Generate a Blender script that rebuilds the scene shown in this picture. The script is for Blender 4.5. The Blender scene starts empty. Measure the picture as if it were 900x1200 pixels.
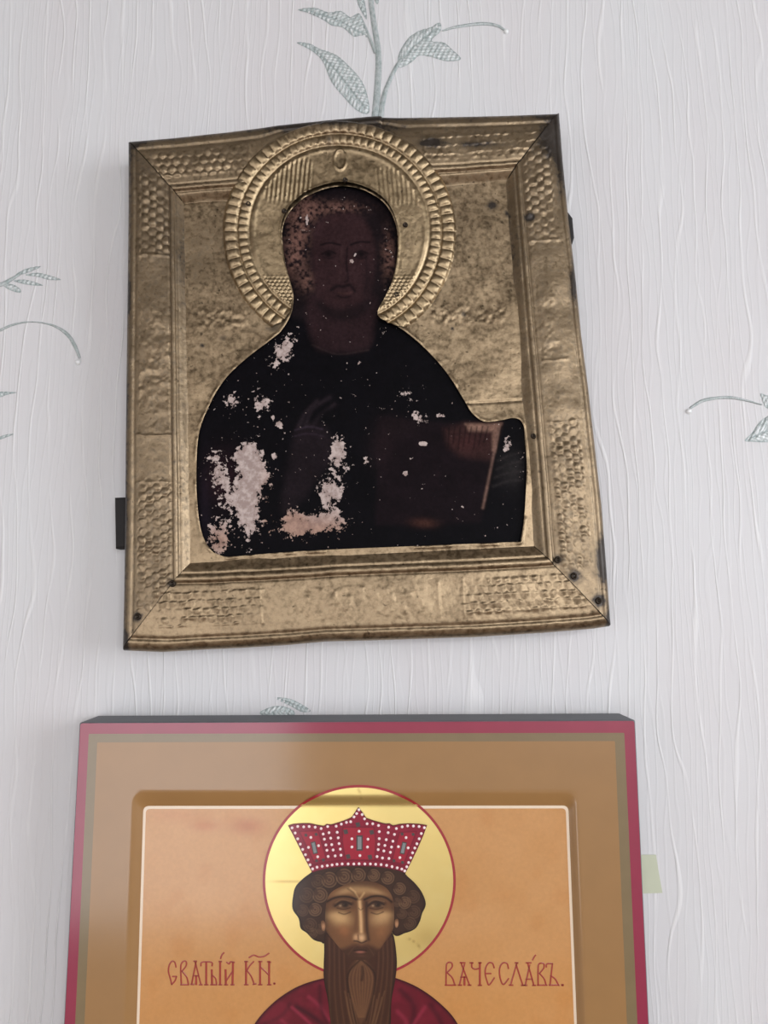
import bpy, bmesh, math, random
import numpy as np
from mathutils import Vector
from mathutils.geometry import delaunay_2d_cdt

random.seed(4)
RNG = np.random.default_rng(7)
sc = bpy.context.scene
COL = sc.collection

# ------------------------------------------------------------------ camera
F = 900.0                      # focal length in pixels of the 900 x 1200 frame
PITCH = math.radians(7.2)
CAM = Vector((0.0, -0.5, 1.75))
cd = bpy.data.cameras.new('camera'); cam = bpy.data.objects.new('camera', cd); COL.objects.link(cam)
cd.sensor_fit = 'HORIZONTAL'; cd.sensor_width = 27.0; cd.lens = 27.0 * F / 900.0
cd.clip_start = 0.01
cam.location = CAM; cam.rotation_euler = (math.pi / 2 + PITCH, 0, 0)
sc.camera = cam

# ------------------------------------------------------------------ world, windows' daylight, added right-wall fill, exposure
w = bpy.data.worlds.new('world'); sc.world = w; w.use_nodes = True
w.node_tree.nodes['Background'].inputs[0].default_value = (0.80, 0.88, 1.0, 1)
w.node_tree.nodes['Background'].inputs[1].default_value = 1.0
vs = sc.view_settings
vs.view_transform = 'Standard'; vs.look = 'None'; vs.gamma = 1.0; vs.use_curve_mapping = False
vs.exposure = 0.05

ROOM_X0, ROOM_X1, ROOM_Y, ROOM_Z = -1.9, 1.9, -3.6, 2.7
# openings of the rear wall (x0, x1, z0, z1) and of the left wall (y0, y1, z0, z1)
WIN_A = (-1.75, -0.42, 0.15, 2.50)
WIN_B = (0.70, 1.80, 1.40, 2.60)
WIN_C = (-2.1, -1.1, 0.85, 2.15)
FILL_D = (-1.9, -0.7, 1.35, 2.60)     # opening in the right wall for the added fill light

def window_light(name, loc, rot, sx, sy, power, colr):
    l = bpy.data.lights.new(name, 'AREA'); l.shape = 'RECTANGLE'; l.size = sx; l.size_y = sy
    l.energy = power; l.color = colr
    o = bpy.data.objects.new(name, l); COL.objects.link(o); o.location = loc; o.rotation_euler = rot
    return o
window_light('unseen_window_light', ((WIN_A[0]+WIN_A[1])/2, ROOM_Y-0.06, (WIN_A[2]+WIN_A[3])/2), (math.pi/2, 0, 0),
             WIN_A[1]-WIN_A[0], WIN_A[3]-WIN_A[2], 26, (1.0, 0.965, 0.97))
window_light('unseen_window_light', ((WIN_B[0]+WIN_B[1])/2, ROOM_Y-0.06, (WIN_B[2]+WIN_B[3])/2), (math.pi/2, 0, 0),
             WIN_B[1]-WIN_B[0], WIN_B[3]-WIN_B[2], 46, (0.95, 0.965, 1.0))
window_light('unseen_window_light', (ROOM_X0-0.06, (WIN_C[0]+WIN_C[1])/2, (WIN_C[2]+WIN_C[3])/2), (0, -math.pi/2, 0),
             WIN_C[3]-WIN_C[2], WIN_C[1]-WIN_C[0], 5, (0.97, 0.98, 1.0))
window_light('unseen_window_light', (ROOM_X1+0.06, (FILL_D[0]+FILL_D[1])/2, (FILL_D[2]+FILL_D[3])/2), (0, math.pi/2, 0),
             FILL_D[3]-FILL_D[2], FILL_D[1]-FILL_D[0], 31, (0.92, 0.95, 1.0))  # added fill light, brightens the wallpaper towards the right

# ------------------------------------------------------------------ helpers
def lin(c):
    c = np.asarray(c, dtype=float) / 255.0
    return np.where(c <= 0.04045, c / 12.92, ((c + 0.055) / 1.055) ** 2.4)

def unproject(px, py, t):
    """points seen at pixel (px, py) on the upright plane t metres in front of the wall"""
    px = np.asarray(px, float); py = np.asarray(py, float)
    a = (px - 450.0) / F; b = -(py - 600.0) / F
    dx = a; dy = math.cos(PITCH) - b * math.sin(PITCH); dz = math.sin(PITCH) + b * math.cos(PITCH)
    s = (-CAM.y - t) / dy
    return CAM.x + s * dx, CAM.z + s * dz

def vnoise(x, y, seed=0):
    """smooth value noise in 0..1"""
    xi = np.floor(x).astype(np.int64); yi = np.floor(y).astype(np.int64)
    fx = x - xi; fy = y - yi
    fx = fx * fx * (3 - 2 * fx); fy = fy * fy * (3 - 2 * fy)
    def h(a, b):
        n = (a * 374761393 + b * 668265263 + seed * 1442695041) & 0xFFFFFFFF
        n = ((n ^ (n >> 13)) * 1274126177) & 0xFFFFFFFF
        return ((n ^ (n >> 16)) & 0xFFFF) / 65535.0
    return (h(xi, yi) * (1 - fx) + h(xi + 1, yi) * fx) * (1 - fy) + (h(xi, yi + 1) * (1 - fx) + h(xi + 1, yi + 1) * fx) * fy

def fbm(x, y, seed=0, octv=4):
    x = np.asarray(x, float); y = np.asarray(y, float)
    s = 0; a = 0.5; tot = 0
    for k in range(octv):
        s = s + a * vnoise(x * 2 ** k, y * 2 ** k, seed + k); tot += a; a *= 0.55
    return s / tot

def smooth(e0, e1, x):
    t = np.clip((x - e0) / (e1 - e0), 0, 1)
    return t * t * (3 - 2 * t)

def inside(poly, x, y):
    poly = np.asarray(poly, float); r = np.zeros(x.shape, bool)
    n = len(poly); j = n - 1
    for i in range(n):
        xi, yi = poly[i]; xj, yj = poly[j]
        if yi != yj:
            c = ((yi > y) != (yj > y)) & (x < (xj - xi) * (y - yi) / (yj - yi) + xi)
            r ^= c
        j = i
    return r

def dist_line(pts, x, y, closed=False):
    pts = np.asarray(pts, float); d = np.full(x.shape, 1e9)
    n = len(pts); rng = range(n if closed else n - 1)
    for i in rng:
        ax, ay = pts[i]; bx, by = pts[(i + 1) % n]
        vx, vy = bx - ax, by - ay; L = vx * vx + vy * vy + 1e-12
        t = np.clip(((x - ax) * vx + (y - ay) * vy) / L, 0, 1)
        d = np.minimum(d, np.hypot(x - ax - t * vx, y - ay - t * vy))
    return d

def spline(pts, n=8, closed=False):
    """Catmull-Rom through the points"""
    P = [np.array(p, float) for p in pts]; out = []
    m = len(P)
    for i in range(m if closed else m - 1):
        if closed:
            p0, p1, p2, p3 = P[i - 1], P[i], P[(i + 1) % m], P[(i + 2) % m]
        else:
            p0 = P[i - 1] if i > 0 else 2 * P[0] - P[1]; p1 = P[i]; p2 = P[i + 1]
            p3 = P[i + 2] if i + 2 < m else 2 * P[-1] - P[-2]
        for k in range(n):
            t = k / n
            out.append(0.5 * ((2 * p1) + (p2 - p0) * t + (2 * p0 - 5 * p1 + 4 * p2 - p3) * t * t + (3 * p1 - p0 - 3 * p2 + p3) * t ** 3))
    if not closed: out.append(P[-1])
    return [tuple(p) for p in out]

def resample(poly, step, closed=True):
    P = [np.array(p, float) for p in poly]; out = []
    n = len(P)
    for i in range(n if closed else n - 1):
        a, b = P[i], P[(i + 1) % n]; L = np.hypot(*(b - a))
        k = max(1, int(L / step))
        for q in range(k): out.append(tuple(a + (b - a) * q / k))
    if not closed: out.append(tuple(P[-1]))
    return out

def tag(o, label=None, cat=None, group=None, kind=None):
    if label: o['label'] = label
    if cat: o['category'] = cat
    if group: o['group'] = group
    if kind: o['kind'] = kind
    return o

def empty(name, loc):
    o = bpy.data.objects.new(name, None); COL.objects.link(o); o.location = loc; o.empty_display_size = 0.02
    return o

def make(name, V, Fc, mat, parent=None, smooth_shade=True, attrs=None):
    """V in world coordinates; stored relative to the parent's place"""
    V = np.asarray(V, float)
    off = np.array((0.0, 0, 0))
    p = parent
    while p is not None:
        off = off + np.array(p.location); p = p.parent
    me = bpy.data.meshes.new(name)
    me.from_pydata((V - off).tolist(), [], Fc if isinstance(Fc, list) else Fc.tolist())
    me.materials.append(mat)
    if smooth_shade: me.shade_smooth()
    for k, (kind, data) in (attrs or {}).items():
        a = me.attributes.new(k, kind, 'POINT')
        if kind == 'FLOAT_COLOR': a.data.foreach_set('color', np.asarray(data, np.float32).ravel())
        else: a.data.foreach_set('value', np.asarray(data, np.float32).ravel())
    me.update()
    o = bpy.data.objects.new(name, me); COL.objects.link(o)
    if parent is not None: o.parent = parent
    return o

def fill(outline, step, holes=(), edge_step=None):
    """dense triangulation of a pixel-space polygon: returns px, py, tris"""
    es = edge_step or step
    rings = [resample(outline, es)] + [resample(h, es) for h in holes]
    pts = []; edges = []
    for r in rings:
        b = len(pts); pts += r; edges += [(b + i, b + (i + 1) % len(r)) for i in range(len(r))]
    A = np.array(rings[0]); x0, y0 = A.min(0); x1, y1 = A.max(0)
    gx, gy = np.meshgrid(np.arange(x0 + step * .37, x1, step), np.arange(y0 + step * .41, y1, step * .866))
    gx = gx + (np.arange(gx.shape[0]) % 2)[:, None] * step * .5
    gx = gx.ravel(); gy = gy.ravel()
    ok = inside(rings[0], gx, gy)
    for r in rings[1:]: ok &= ~inside(r, gx, gy)
    gx, gy = gx[ok], gy[ok]
    if len(gx):
        d = np.full(gx.shape, 1e9)
        for r in rings: d = np.minimum(d, dist_line(r, gx, gy, True))
        ok = d > step * .45; gx, gy = gx[ok], gy[ok]
    pts = [Vector(p) for p in pts] + [Vector(p) for p in zip(gx.tolist(), gy.tolist())]
    v, e, f, *_ = delaunay_2d_cdt(pts, edges, [], 0, 1e-6)
    v = np.array([(p.x, p.y) for p in v]); f = np.array([t for t in f if len(t) == 3])
    c = v[f].mean(1)
    ok = inside(rings[0], c[:, 0], c[:, 1])
    for r in rings[1:]: ok &= ~inside(r, c[:, 0], c[:, 1])
    ar = np.abs((v[f][:, 1, 0]-v[f][:, 0, 0])*(v[f][:, 2, 1]-v[f][:, 0, 1]) - (v[f][:, 1, 1]-v[f][:, 0, 1])*(v[f][:, 2, 0]-v[f][:, 0, 0]))
    ok &= ar > 2e-3
    f = f[ok]
    # orient towards the room: y of the picture runs down
    a = v[f]; cr = (a[:, 1, 0]-a[:, 0, 0])*(a[:, 2, 1]-a[:, 0, 1]) - (a[:, 1, 1]-a[:, 0, 1])*(a[:, 2, 0]-a[:, 0, 0])
    f[cr > 0] = f[cr > 0][:, ::-1]
    return v[:, 0], v[:, 1], f

def layer(name, outline, t, step, mat, parent, holes=(), hfun=None, col=None, extra=None, edge_step=None):
    px, py, f = fill(outline, step, holes, edge_step)
    x, z = unproject(px, py, t)
    h = hfun(px, py) if hfun else 0.0
    V = np.stack([x, -(t + h) * np.ones_like(x), z], 1)
    at = {}
    if col is not None: at['Col'] = ('FLOAT_COLOR', np.concatenate([np.clip(col(px, py), 0, 1), np.ones((len(px), 1))], 1))
    for k, fn in (extra or {}).items(): at[k] = ('FLOAT', fn(px, py))
    return make(name, V, f, mat, parent, True, at)

def ribbon(paths, widths, t, h=0.00012):
    """painted brush strokes: thin slightly raised bands, px paths, returns V, F"""
    V = []; Fc = []
    for pts, wd in zip(paths, widths):
        P = np.array(pts, float); n = len(P)
        if np.isscalar(wd): wd = [wd] * n
        wd = np.interp(np.linspace(0, 1, n), np.linspace(0, 1, len(wd)), wd)
        T = np.gradient(P, axis=0); T /= (np.linalg.norm(T, axis=1)[:, None] + 1e-9)
        N = np.stack([-T[:, 1], T[:, 0]], 1)
        P = np.concatenate([[P[0] - T[0] * wd[0] * .3], P[1:-1], [P[-1] + T[-1] * wd[-1] * .3]])
        b = len(V)
        for k, (s, hh) in enumerate(((-.5, 0), (-.3, h), (.3, h), (.5, 0))):
            Q = P + N * (wd * s)[:, None]
            x, z = unproject(Q[:, 0], Q[:, 1], t)
            V += [(a, -(t + hh), c) for a, c in zip(x, z)]
        for k in range(3):
            for i in range(n - 1):
                Fc.append((b + k * n + i, b + k * n + i + 1, b + (k + 1) * n + i + 1, b + (k + 1) * n + i))
    V = np.array(V)
    # face the room
    out = []
    for q in Fc:
        a, b_, c = V[q[0]], V[q[1]], V[q[2]]
        nrm = np.cross(b_ - a, c - a)
        out.append(q if nrm[1] < 0 else q[::-1])
    return V, out

def ellipse_pts(cx, cy, rx, ry, n=24, rot=0, a0=0, a1=2 * math.pi):
    full = abs(a1 - a0 - 2 * math.pi) < 1e-6
    A = np.linspace(a0, a1, n, endpoint=not full)
    c, s = math.cos(rot), math.sin(rot)
    return [(cx + rx * math.cos(a) * c - ry * math.sin(a) * s, cy + rx * math.cos(a) * s + ry * math.sin(a) * c) for a in A]

# ------------------------------------------------------------------ materials
def newmat(name):
    m = bpy.data.materials.new(name); m.use_nodes = True
    nt = m.node_tree; b = nt.nodes['Principled BSDF']
    return m, nt, b
def N(nt, t, **kw):
    n = nt.nodes.new(t)
    for k, v in kw.items(): setattr(n, k, v)
    return n
def noise(nt, scale, detail=4, rough=.55, vec=None, mapscale=None, dist=0.0):
    n = N(nt, 'ShaderNodeTexNoise'); n.inputs['Scale'].default_value = scale
    n.inputs['Detail'].default_value = detail; n.inputs['Roughness'].default_value = rough
    n.inputs['Distortion'].default_value = dist
    tc = N(nt, 'ShaderNodeTexCoord')
    src = tc.outputs['Object']
    if mapscale:
        mp = N(nt, 'ShaderNodeMapping'); mp.inputs['Scale'].default_value = mapscale
        nt.links.new(src, mp.inputs['Vector']); src = mp.outputs[0]
    nt.links.new(src, n.inputs['Vector'])
    return n.outputs['Fac']
def ramp(nt, src, stops):
    r = N(nt, 'ShaderNodeValToRGB'); e = r.color_ramp.elements
    e[0].position, e[1].position = stops[0][0], stops[-1][0]
    for s in stops[1:-1]: e.new(s[0])
    for k, s in enumerate(sorted(stops, key=lambda q: q[0])):
        c = s[1]
        e[k].color = (c, c, c, 1) if np.isscalar(c) else (*c, 1)
    nt.links.new(src, r.inputs['Fac'])
    return r.outputs['Color']
def mixc(nt, fac, a, b, mode='MIX'):
    m = N(nt, 'ShaderNodeMix'); m.data_type = 'RGBA'; m.blend_type = mode
    for i, v in ((0, fac), (6, a), (7, b)):
        if hasattr(v, 'links') or hasattr(v, 'is_linked'): nt.links.new(v, m.inputs[i])
        elif i == 0: m.inputs[0].default_value = v
        else: m.inputs[i].default_value = (*v, 1)
    return m.outputs[2]
def math_(nt, op, a, b=0.0, c=None, clamp=False):
    m = N(nt, 'ShaderNodeMath'); m.operation = op; m.use_clamp = clamp
    for i, v in enumerate((a, b) if c is None else (a, b, c)):
        if hasattr(v, 'is_linked'): nt.links.new(v, m.inputs[i])
        else: m.inputs[i].default_value = v
    return m.outputs[0]
def bump(nt, b, height, strength, dist, normal=None):
    n = N(nt, 'ShaderNodeBump'); n.inputs['Strength'].default_value = strength; n.inputs['Distance'].default_value = dist
    nt.links.new(height, n.inputs['Height'])
    if normal: nt.links.new(normal, n.inputs['Normal'])
    nt.links.new(n.outputs[0], b.inputs['Normal'])
    return n.outputs[0]
def setp(b, **kw):
    for k, v in kw.items():
        b.inputs[k.replace('_', ' ')].default_value = v

def plain(name, rgb, rough=.6, metal=0.0, nscale=60, var=.12, bumpd=0.0, coat=0.0):
    m, nt, b = newmat(name); c = lin(rgb)
    f = noise(nt, nscale, 5)
    nt.links.new(mixc(nt, f, tuple(c * (1 - var)), tuple(np.minimum(c * (1 + var), 1))), b.inputs['Base Color'])
    setp(b, Roughness=rough, Metallic=metal, Coat_Weight=coat, Coat_Roughness=.13)
    if bumpd: bump(nt, b, f, .6, bumpd)
    return m

def paint(name, rough=.5, coat=1.0, coat_rough=.13, metal=0.0, grain=.10, gscale=500, bumpd=0.00003, spec=.2):
    m, nt, b = newmat(name)
    a = N(nt, 'ShaderNodeAttribute'); a.attribute_name = 'Col'
    f = noise(nt, gscale, 4)
    g = math_(nt, 'MULTIPLY_ADD', f, 2 * grain, 1 - grain)
    mm = N(nt, 'ShaderNodeVectorMath'); mm.operation = 'SCALE'
    nt.links.new(a.outputs['Color'], mm.inputs[0]); nt.links.new(g, mm.inputs['Scale'])
    nt.links.new(mm.outputs[0], b.inputs['Base Color'])
    setp(b, Roughness=rough, Metallic=metal, Coat_Weight=coat, Coat_Roughness=coat_rough, Specular_IOR_Level=spec)
    if bumpd: bump(nt, b, noise(nt, 160, 3), .5, bumpd)
    return m

# wallpaper: off-white vinyl with meandering vertical wrinkles
M = {}
def wallpaper():
    m, nt, b = newmat('wallpaper')
    big = noise(nt, 1.0, 3, .5, mapscale=(14, 14, 4))
    base = mixc(nt, ramp(nt, big, [(.35, 0.0), (.68, 1.0)]), tuple(lin((215, 212, 213))), tuple(lin((217, 217, 218))))
    tc = N(nt, 'ShaderNodeTexCoord'); sp = N(nt, 'ShaderNodeSeparateXYZ'); nt.links.new(tc.outputs['Object'], sp.inputs[0])
    def wrinkles(per_metre, wander, mapscale, width):
        """thin upright ridges that meander and drift apart"""
        u = math_(nt, 'MULTIPLY_ADD', sp.outputs['X'], per_metre, math_(nt, 'MULTIPLY', noise(nt, 1.0, 2, .5, mapscale=mapscale), wander))
        d = math_(nt, 'MULTIPLY', math_(nt, 'ABSOLUTE', math_(nt, 'SUBTRACT', math_(nt, 'FRACT', u), .5)), 2.0)
        return ramp(nt, d, [(0.0, 1.0), (width * .5, .7), (width, 0.0)])
    l1 = wrinkles(88, 3.8, (22, 22, 5.5), .17)
    l2 = wrinkles(200, 5.0, (40, 40, 7), .30)
    fade = ramp(nt, noise(nt, 1.0, 2, .5, mapscale=(30, 30, 14)), [(.36, 0.0), (.60, 1.0)])
    fine = noise(nt, 1.0, 2, .5, mapscale=(700, 700, 60))
    weave = noise(nt, 1500, 1)
    l1m = math_(nt, 'MULTIPLY', l1, fade)
    h = math_(nt, 'MULTIPLY_ADD', l2, .28, l1m)
    h = math_(nt, 'MULTIPLY_ADD', fine, .12, h)
    h = math_(nt, 'MULTIPLY_ADD', weave, .10, h)
    base = mixc(nt, math_(nt, 'MULTIPLY', l1m, .5), base, tuple(lin((240, 239, 238))))  # worn ridge tips, their glint put into the base colour
    nt.links.new(base, b.inputs['Base Color'])
    setp(b, Roughness=.48, Specular_IOR_Level=.5)
    bump(nt, b, h, .8, .00048)
    return m
M['wall'] = wallpaper()
M['plaster'] = plain('painted_plaster', (205, 198, 190), .9, var=.03)
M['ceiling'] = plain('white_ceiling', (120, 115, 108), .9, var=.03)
M['floor'] = plain('brown_floor_boards', (120, 88, 60), .5, nscale=8)
M['frame_white'] = plain('white_window_paint', (230, 230, 228), .4, var=.03)

def brass():
    m, nt, b = newmat('tarnished_brass')
    a = N(nt, 'ShaderNodeAttribute'); a.attribute_name = 'stain_shade'
    n1 = noise(nt, 40, 6, .6); n2 = noise(nt, 300, 6, .62); n3 = noise(nt, 900, 3)
    n = math_(nt, 'MULTIPLY_ADD', n2, .7, math_(nt, 'MULTIPLY', n1, .3))
    c = ramp(nt, n, [(.32, tuple(lin((100, 86, 67)))), (.52, tuple(lin((152, 132, 105)))), (.74, tuple(lin((180, 159, 128))))])
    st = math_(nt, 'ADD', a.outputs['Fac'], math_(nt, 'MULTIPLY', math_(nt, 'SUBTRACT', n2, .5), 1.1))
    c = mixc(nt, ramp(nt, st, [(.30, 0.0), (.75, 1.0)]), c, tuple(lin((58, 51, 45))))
    c = mixc(nt, math_(nt, 'MULTIPLY', a.outputs['Fac'], -1.0, clamp=True), c, tuple(lin((200, 178, 140))))
    spots = ramp(nt, noise(nt, 330, 2, .4), [(.70, 0.0), (.76, .6)])
    c = mixc(nt, spots, c, tuple(lin((48, 38, 30))))
    nt.links.new(c, b.inputs['Base Color'])
    nt.links.new(ramp(nt, n2, [(.3, .32), (.7, .48)]), b.inputs['Roughness'])
    nt.links.new(math_(nt, 'SUBTRACT', .92, math_(nt, 'MULTIPLY', st, .45), clamp=True), b.inputs['Metallic'])
    h = math_(nt, 'MULTIPLY_ADD', n3, .25, math_(nt, 'MULTIPLY_ADD', noise(nt, 75, 4), 1.3, n2))
    bump(nt, b, h, .5, .00028)
    return m
M['brass'] = brass()
M['nail'] = plain('dark_nail_iron', (58, 50, 42), .45, .8, 300, .3)
M['old_wood'] = plain('blackened_wood', (34, 31, 30), .75, 0, 120, .3, .0004)

def old_paint():
    m, nt, b = newmat('darkened_flaking_paint')
    a = N(nt, 'ShaderNodeAttribute'); a.attribute_name = 'Col'
    wv = N(nt, 'ShaderNodeAttribute'); wv.attribute_name = 'wear'
    pk = N(nt, 'ShaderNodeAttribute'); pk.attribute_name = 'pink'
    n1 = noise(nt, 210, 8, .68); nf = noise(nt, 430, 2, .5); n2 = noise(nt, 700, 3, .6)
    v = math_(nt, 'ADD', wv.outputs['Fac'], math_(nt, 'MULTIPLY', math_(nt, 'SUBTRACT', n1, .5), 6.5))
    v = math_(nt, 'ADD', v, math_(nt, 'MULTIPLY', math_(nt, 'SUBTRACT', n2, .5), .5))
    v = math_(nt, 'MAXIMUM', v, math_(nt, 'MULTIPLY_ADD', wv.outputs['Fac'], .45, math_(nt, 'MULTIPLY_ADD', nf, 6.0, -3.72)))
    mask = ramp(nt, v, [(.40, 0.0), (.46, 1.0)])
    gesso = mixc(nt, pk.outputs['Fac'], tuple(lin((196, 180, 174))), tuple(lin((176, 144, 128))))
    gesso = mixc(nt, ramp(nt, n1, [(.45, .55), (.62, 0.0)]), gesso, tuple(lin((120, 95, 88))))
    f = noise(nt, 600, 4)
    base = mixc(nt, 1.0, a.outputs['Color'], ramp(nt, f, [(.3, .75), (.7, 1.25)]), 'MULTIPLY')
    nt.links.new(mixc(nt, mask, base, gesso), b.inputs['Base Color'])
    nt.links.new(mixc(nt, mask, (.5, .5, .5), (.85, .85, .85)), b.inputs['Roughness'])
    setp(b, Specular_IOR_Level=.05)
    bump(nt, b, math_(nt, 'MULTIPLY_ADD', mask, -1.0, math_(nt, 'MULTIPLY', n2, .3)), .5, .0002)
    return m
M['old_paint'] = old_paint()

M['paint'] = paint('varnished_tempera')
M['gold'] = paint('gold_leaf_under_varnish', .34, .6, .13, .85, .05, 60)
M['crimson_edge'] = plain('crimson_edge_paint', (146, 32, 64), .5, 0, 90, .10, .00004, 1.0)
M['olive_edge'] = plain('olive_grey_edge_paint', (126, 106, 72), .5, 0, 90, .08, .00004, 1.0)
M['ochre'] = plain('ochre_border_paint', (156, 115, 66), .5, 0, 60, .08, .00004, 1.0)
M['white_line'] = plain('white_painted_line', (236, 214, 188), .5, 0, 200, .05, 0, .6)
M['grey_side'] = plain('dark_grey_side_paint', (104, 106, 112), .55, 0, 120, .12, .00005)
M['red_line'] = plain('red_line_paint', (160, 34, 44), .5, 0, 300, .12, 0, .8)
M['letter_red'] = plain('red_lettering_paint', (158, 48, 34), .5, 0, 400, .15, 0, .8)
M['pearl'] = plain('white_pearl_paint', (248, 226, 226), .5, 0, 400, .04, 0, .8)
M['gem'] = plain('grey_gem_paint', (128, 132, 132), .5, 0, 400, .2, 0, .8)
M['gem_dark'] = plain('dark_gem_paint', (66, 52, 52), .5, 0, 400, .2, 0, .8)
def leafmat():
    m, nt, b = newmat('silvery_green_print')
    n = noise(nt, 420, 4, .6, mapscale=(1, 1, .7))
    n2 = noise(nt, 1300, 2)
    c = ramp(nt, math_(nt, 'MULTIPLY_ADD', n2, .35, math_(nt, 'MULTIPLY', n, .8)), [(.42, tuple(lin((170, 181, 180)))), (.56, tuple(lin((204, 210, 209)))), (.66, tuple(lin((228, 230, 230))))])
    a = N(nt, 'ShaderNodeAttribute'); a.attribute_name = 'rim'
    c = mixc(nt, math_(nt, 'MULTIPLY', a.outputs['Fac'], .75), c, tuple(lin((134, 148, 147))))
    nt.links.new(c, b.inputs['Base Color'])
    setp(b, Roughness=.4, Metallic=.15, Specular_IOR_Level=.6)
    bump(nt, b, math_(nt, 'ADD', n, n2), .7, .0005)
    return m
M['leaf'] = leafmat()
M['bead'] = plain('pearly_bead_print', (235, 236, 236), .3, 0.1, 300, .05)
M['tape'] = plain('pale_green_tape', (198, 202, 178), .5, 0, 150, .05)

# ------------------------------------------------------------------ the room
def quadbox(name, x0, x1, y0, y1, z0, z1, mat, parent=None):
    V = [(x0, y0, z0), (x1, y0, z0), (x1, y1, z0), (x0, y1, z0), (x0, y0, z1), (x1, y0, z1), (x1, y1, z1), (x0, y1, z1)]
    Fc = [(0, 3, 2, 1), (4, 5, 6, 7), (0, 1, 5, 4), (1, 2, 6, 5), (2, 3, 7, 6), (3, 0, 4, 7)]
    return make(name, V, Fc, mat, parent, False)
def boxes(name, bl, mat, parent=None):
    V = []; Fc = []
    for (x0, x1, y0, y1, z0, z1) in bl:
        b = len(V)
        V += [(x0, y0, z0), (x1, y0, z0), (x1, y1, z0), (x0, y1, z0), (x0, y0, z1), (x1, y0, z1), (x1, y1, z1), (x0, y1, z1)]
        Fc += [tuple(b + i for i in q) for q in [(0, 3, 2, 1), (4, 5, 6, 7), (0, 1, 5, 4), (1, 2, 6, 5), (2, 3, 7, 6), (3, 0, 4, 7)]]
    return make(name, V, Fc, mat, parent, False)

wall = quadbox('wall_back', ROOM_X0, ROOM_X1, 0, .12, 0, ROOM_Z, M['wall']); tag(wall, kind='structure')
tag(quadbox('floor', ROOM_X0, ROOM_X1, ROOM_Y, 0, -.1, 0, M['floor']), kind='structure')
tag(quadbox('ceiling', ROOM_X0, ROOM_X1, ROOM_Y, 0, ROOM_Z, ROOM_Z + .1, M['ceiling']), kind='structure')
y0, y1, z0, z1 = FILL_D
tag(boxes('wall_right', [(ROOM_X1, ROOM_X1 + .1, ROOM_Y, y0, 0, ROOM_Z), (ROOM_X1, ROOM_X1 + .1, y1, .12, 0, ROOM_Z),
    (ROOM_X1, ROOM_X1 + .1, y0, y1, 0, z0), (ROOM_X1, ROOM_X1 + .1, y0, y1, z1, ROOM_Z)], M['plaster']), kind='structure')
y0, y1, z0, z1 = WIN_C
tag(boxes('wall_left', [(ROOM_X0 - .1, ROOM_X0, ROOM_Y, y0, 0, ROOM_Z), (ROOM_X0 - .1, ROOM_X0, y1, .12, 0, ROOM_Z),
    (ROOM_X0 - .1, ROOM_X0, y0, y1, 0, z0), (ROOM_X0 - .1, ROOM_X0, y0, y1, z1, ROOM_Z)], M['plaster']), kind='structure')
ya, yb = ROOM_Y - .1, ROOM_Y
tag(boxes('wall_rear', [(ROOM_X0 - .1, WIN_A[0], ya, yb, 0, ROOM_Z), (WIN_A[1], WIN_B[0], ya, yb, 0, ROOM_Z), (WIN_B[1], ROOM_X1 + .1, ya, yb, 0, ROOM_Z),
    (WIN_A[0], WIN_A[1], ya, yb, 0, WIN_A[2]), (WIN_A[0], WIN_A[1], ya, yb, WIN_A[3], ROOM_Z),
    (WIN_B[0], WIN_B[1], ya, yb, 0, WIN_B[2]), (WIN_B[0], WIN_B[1], ya, yb, WIN_B[3], ROOM_Z)], M['plaster']), kind='structure')
def win_frame(n, a0, a1, b0, b1, side):
    k = .045; bl = []
    for (p0, p1, q0, q1) in ((a0, a0 + k, b0, b1), (a1 - k, a1, b0, b1), (a0 + k, a1 - k, b0, b0 + k), (a0 + k, a1 - k, b1 - k, b1)):
        bl.append((p0, p1, ROOM_Y - .05, ROOM_Y - .005, q0, q1) if side == 'rear' else (ROOM_X0 - .05, ROOM_X0 - .005, p0, p1, q0, q1) if side == 'left' else (ROOM_X1 + .005, ROOM_X1 + .05, p0, p1, q0, q1))
    tag(boxes('window_%d' % n, bl, M['frame_white']), kind='structure')
win_frame(1, *WIN_A, 'rear'); win_frame(2, *WIN_B, 'rear'); win_frame(3, *WIN_C, 'left'); win_frame(4, *FILL_D, 'right')  # the fourth frame surrounds the added right-wall fill light

# ------------------------------------------------------------------ wallpaper print (leaves, stems, beads in low relief)
WT = 0.0002
def conv(ox, oy, s): return lambda pts: [(ox + x / s, oy + y / s) for x, y in pts]
def leaf(outline, vein=None):
    o = spline(outline, 5, True)
    def hf(px, py):
        d = dist_line(o, px, py, True)
        h = .0006 * smooth(0, 5, d) + .0002 * np.sin(px * 1.1 + py * .6)
        if vein is not None: h = h - .0004 * np.exp(-(dist_line(vein, px, py) / 1.2) ** 2)
        return h
    
    v0 = np.array(vein[0] if vein else o[0]); v1 = np.array(vein[-1] if vein else o[len(o) // 2]); dv_ = (v1 - v0) / np.linalg.norm(v1 - v0)
    def rim(px, py):
        d = dist_line(o, px, py, True); al = (px - v0[0]) * dv_[0] + (py - v0[1]) * dv_[1]; ac = np.abs(-(px - v0[0]) * dv_[1] + (py - v0[1]) * dv_[0])
        r = np.exp(-(d / 1.1) ** 2) + .8 * smooth(.45, .95, .5 + .5 * np.sin((al - ac * 1.1) * 1.25 + 3 * fbm(px / 6, py / 6, 3, 2)))
        if vein is not None: r = r + np.exp(-(dist_line(vein, px, py) / 1.0) ** 2)
        return np.clip(r, 0, 1)
    return layer('wallpaper_leaf', o, WT, 1.1, M['leaf'], wall, hfun=hf, extra={'rim': rim})
def stem(pts, wd):
    V, Fc = ribbon([spline(pts, 8)], [wd], WT, .0006)
    return make('wallpaper_stem', V, Fc, M['leaf'], wall, True, {'rim': ('FLOAT', np.full(len(V), .65))})
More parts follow.
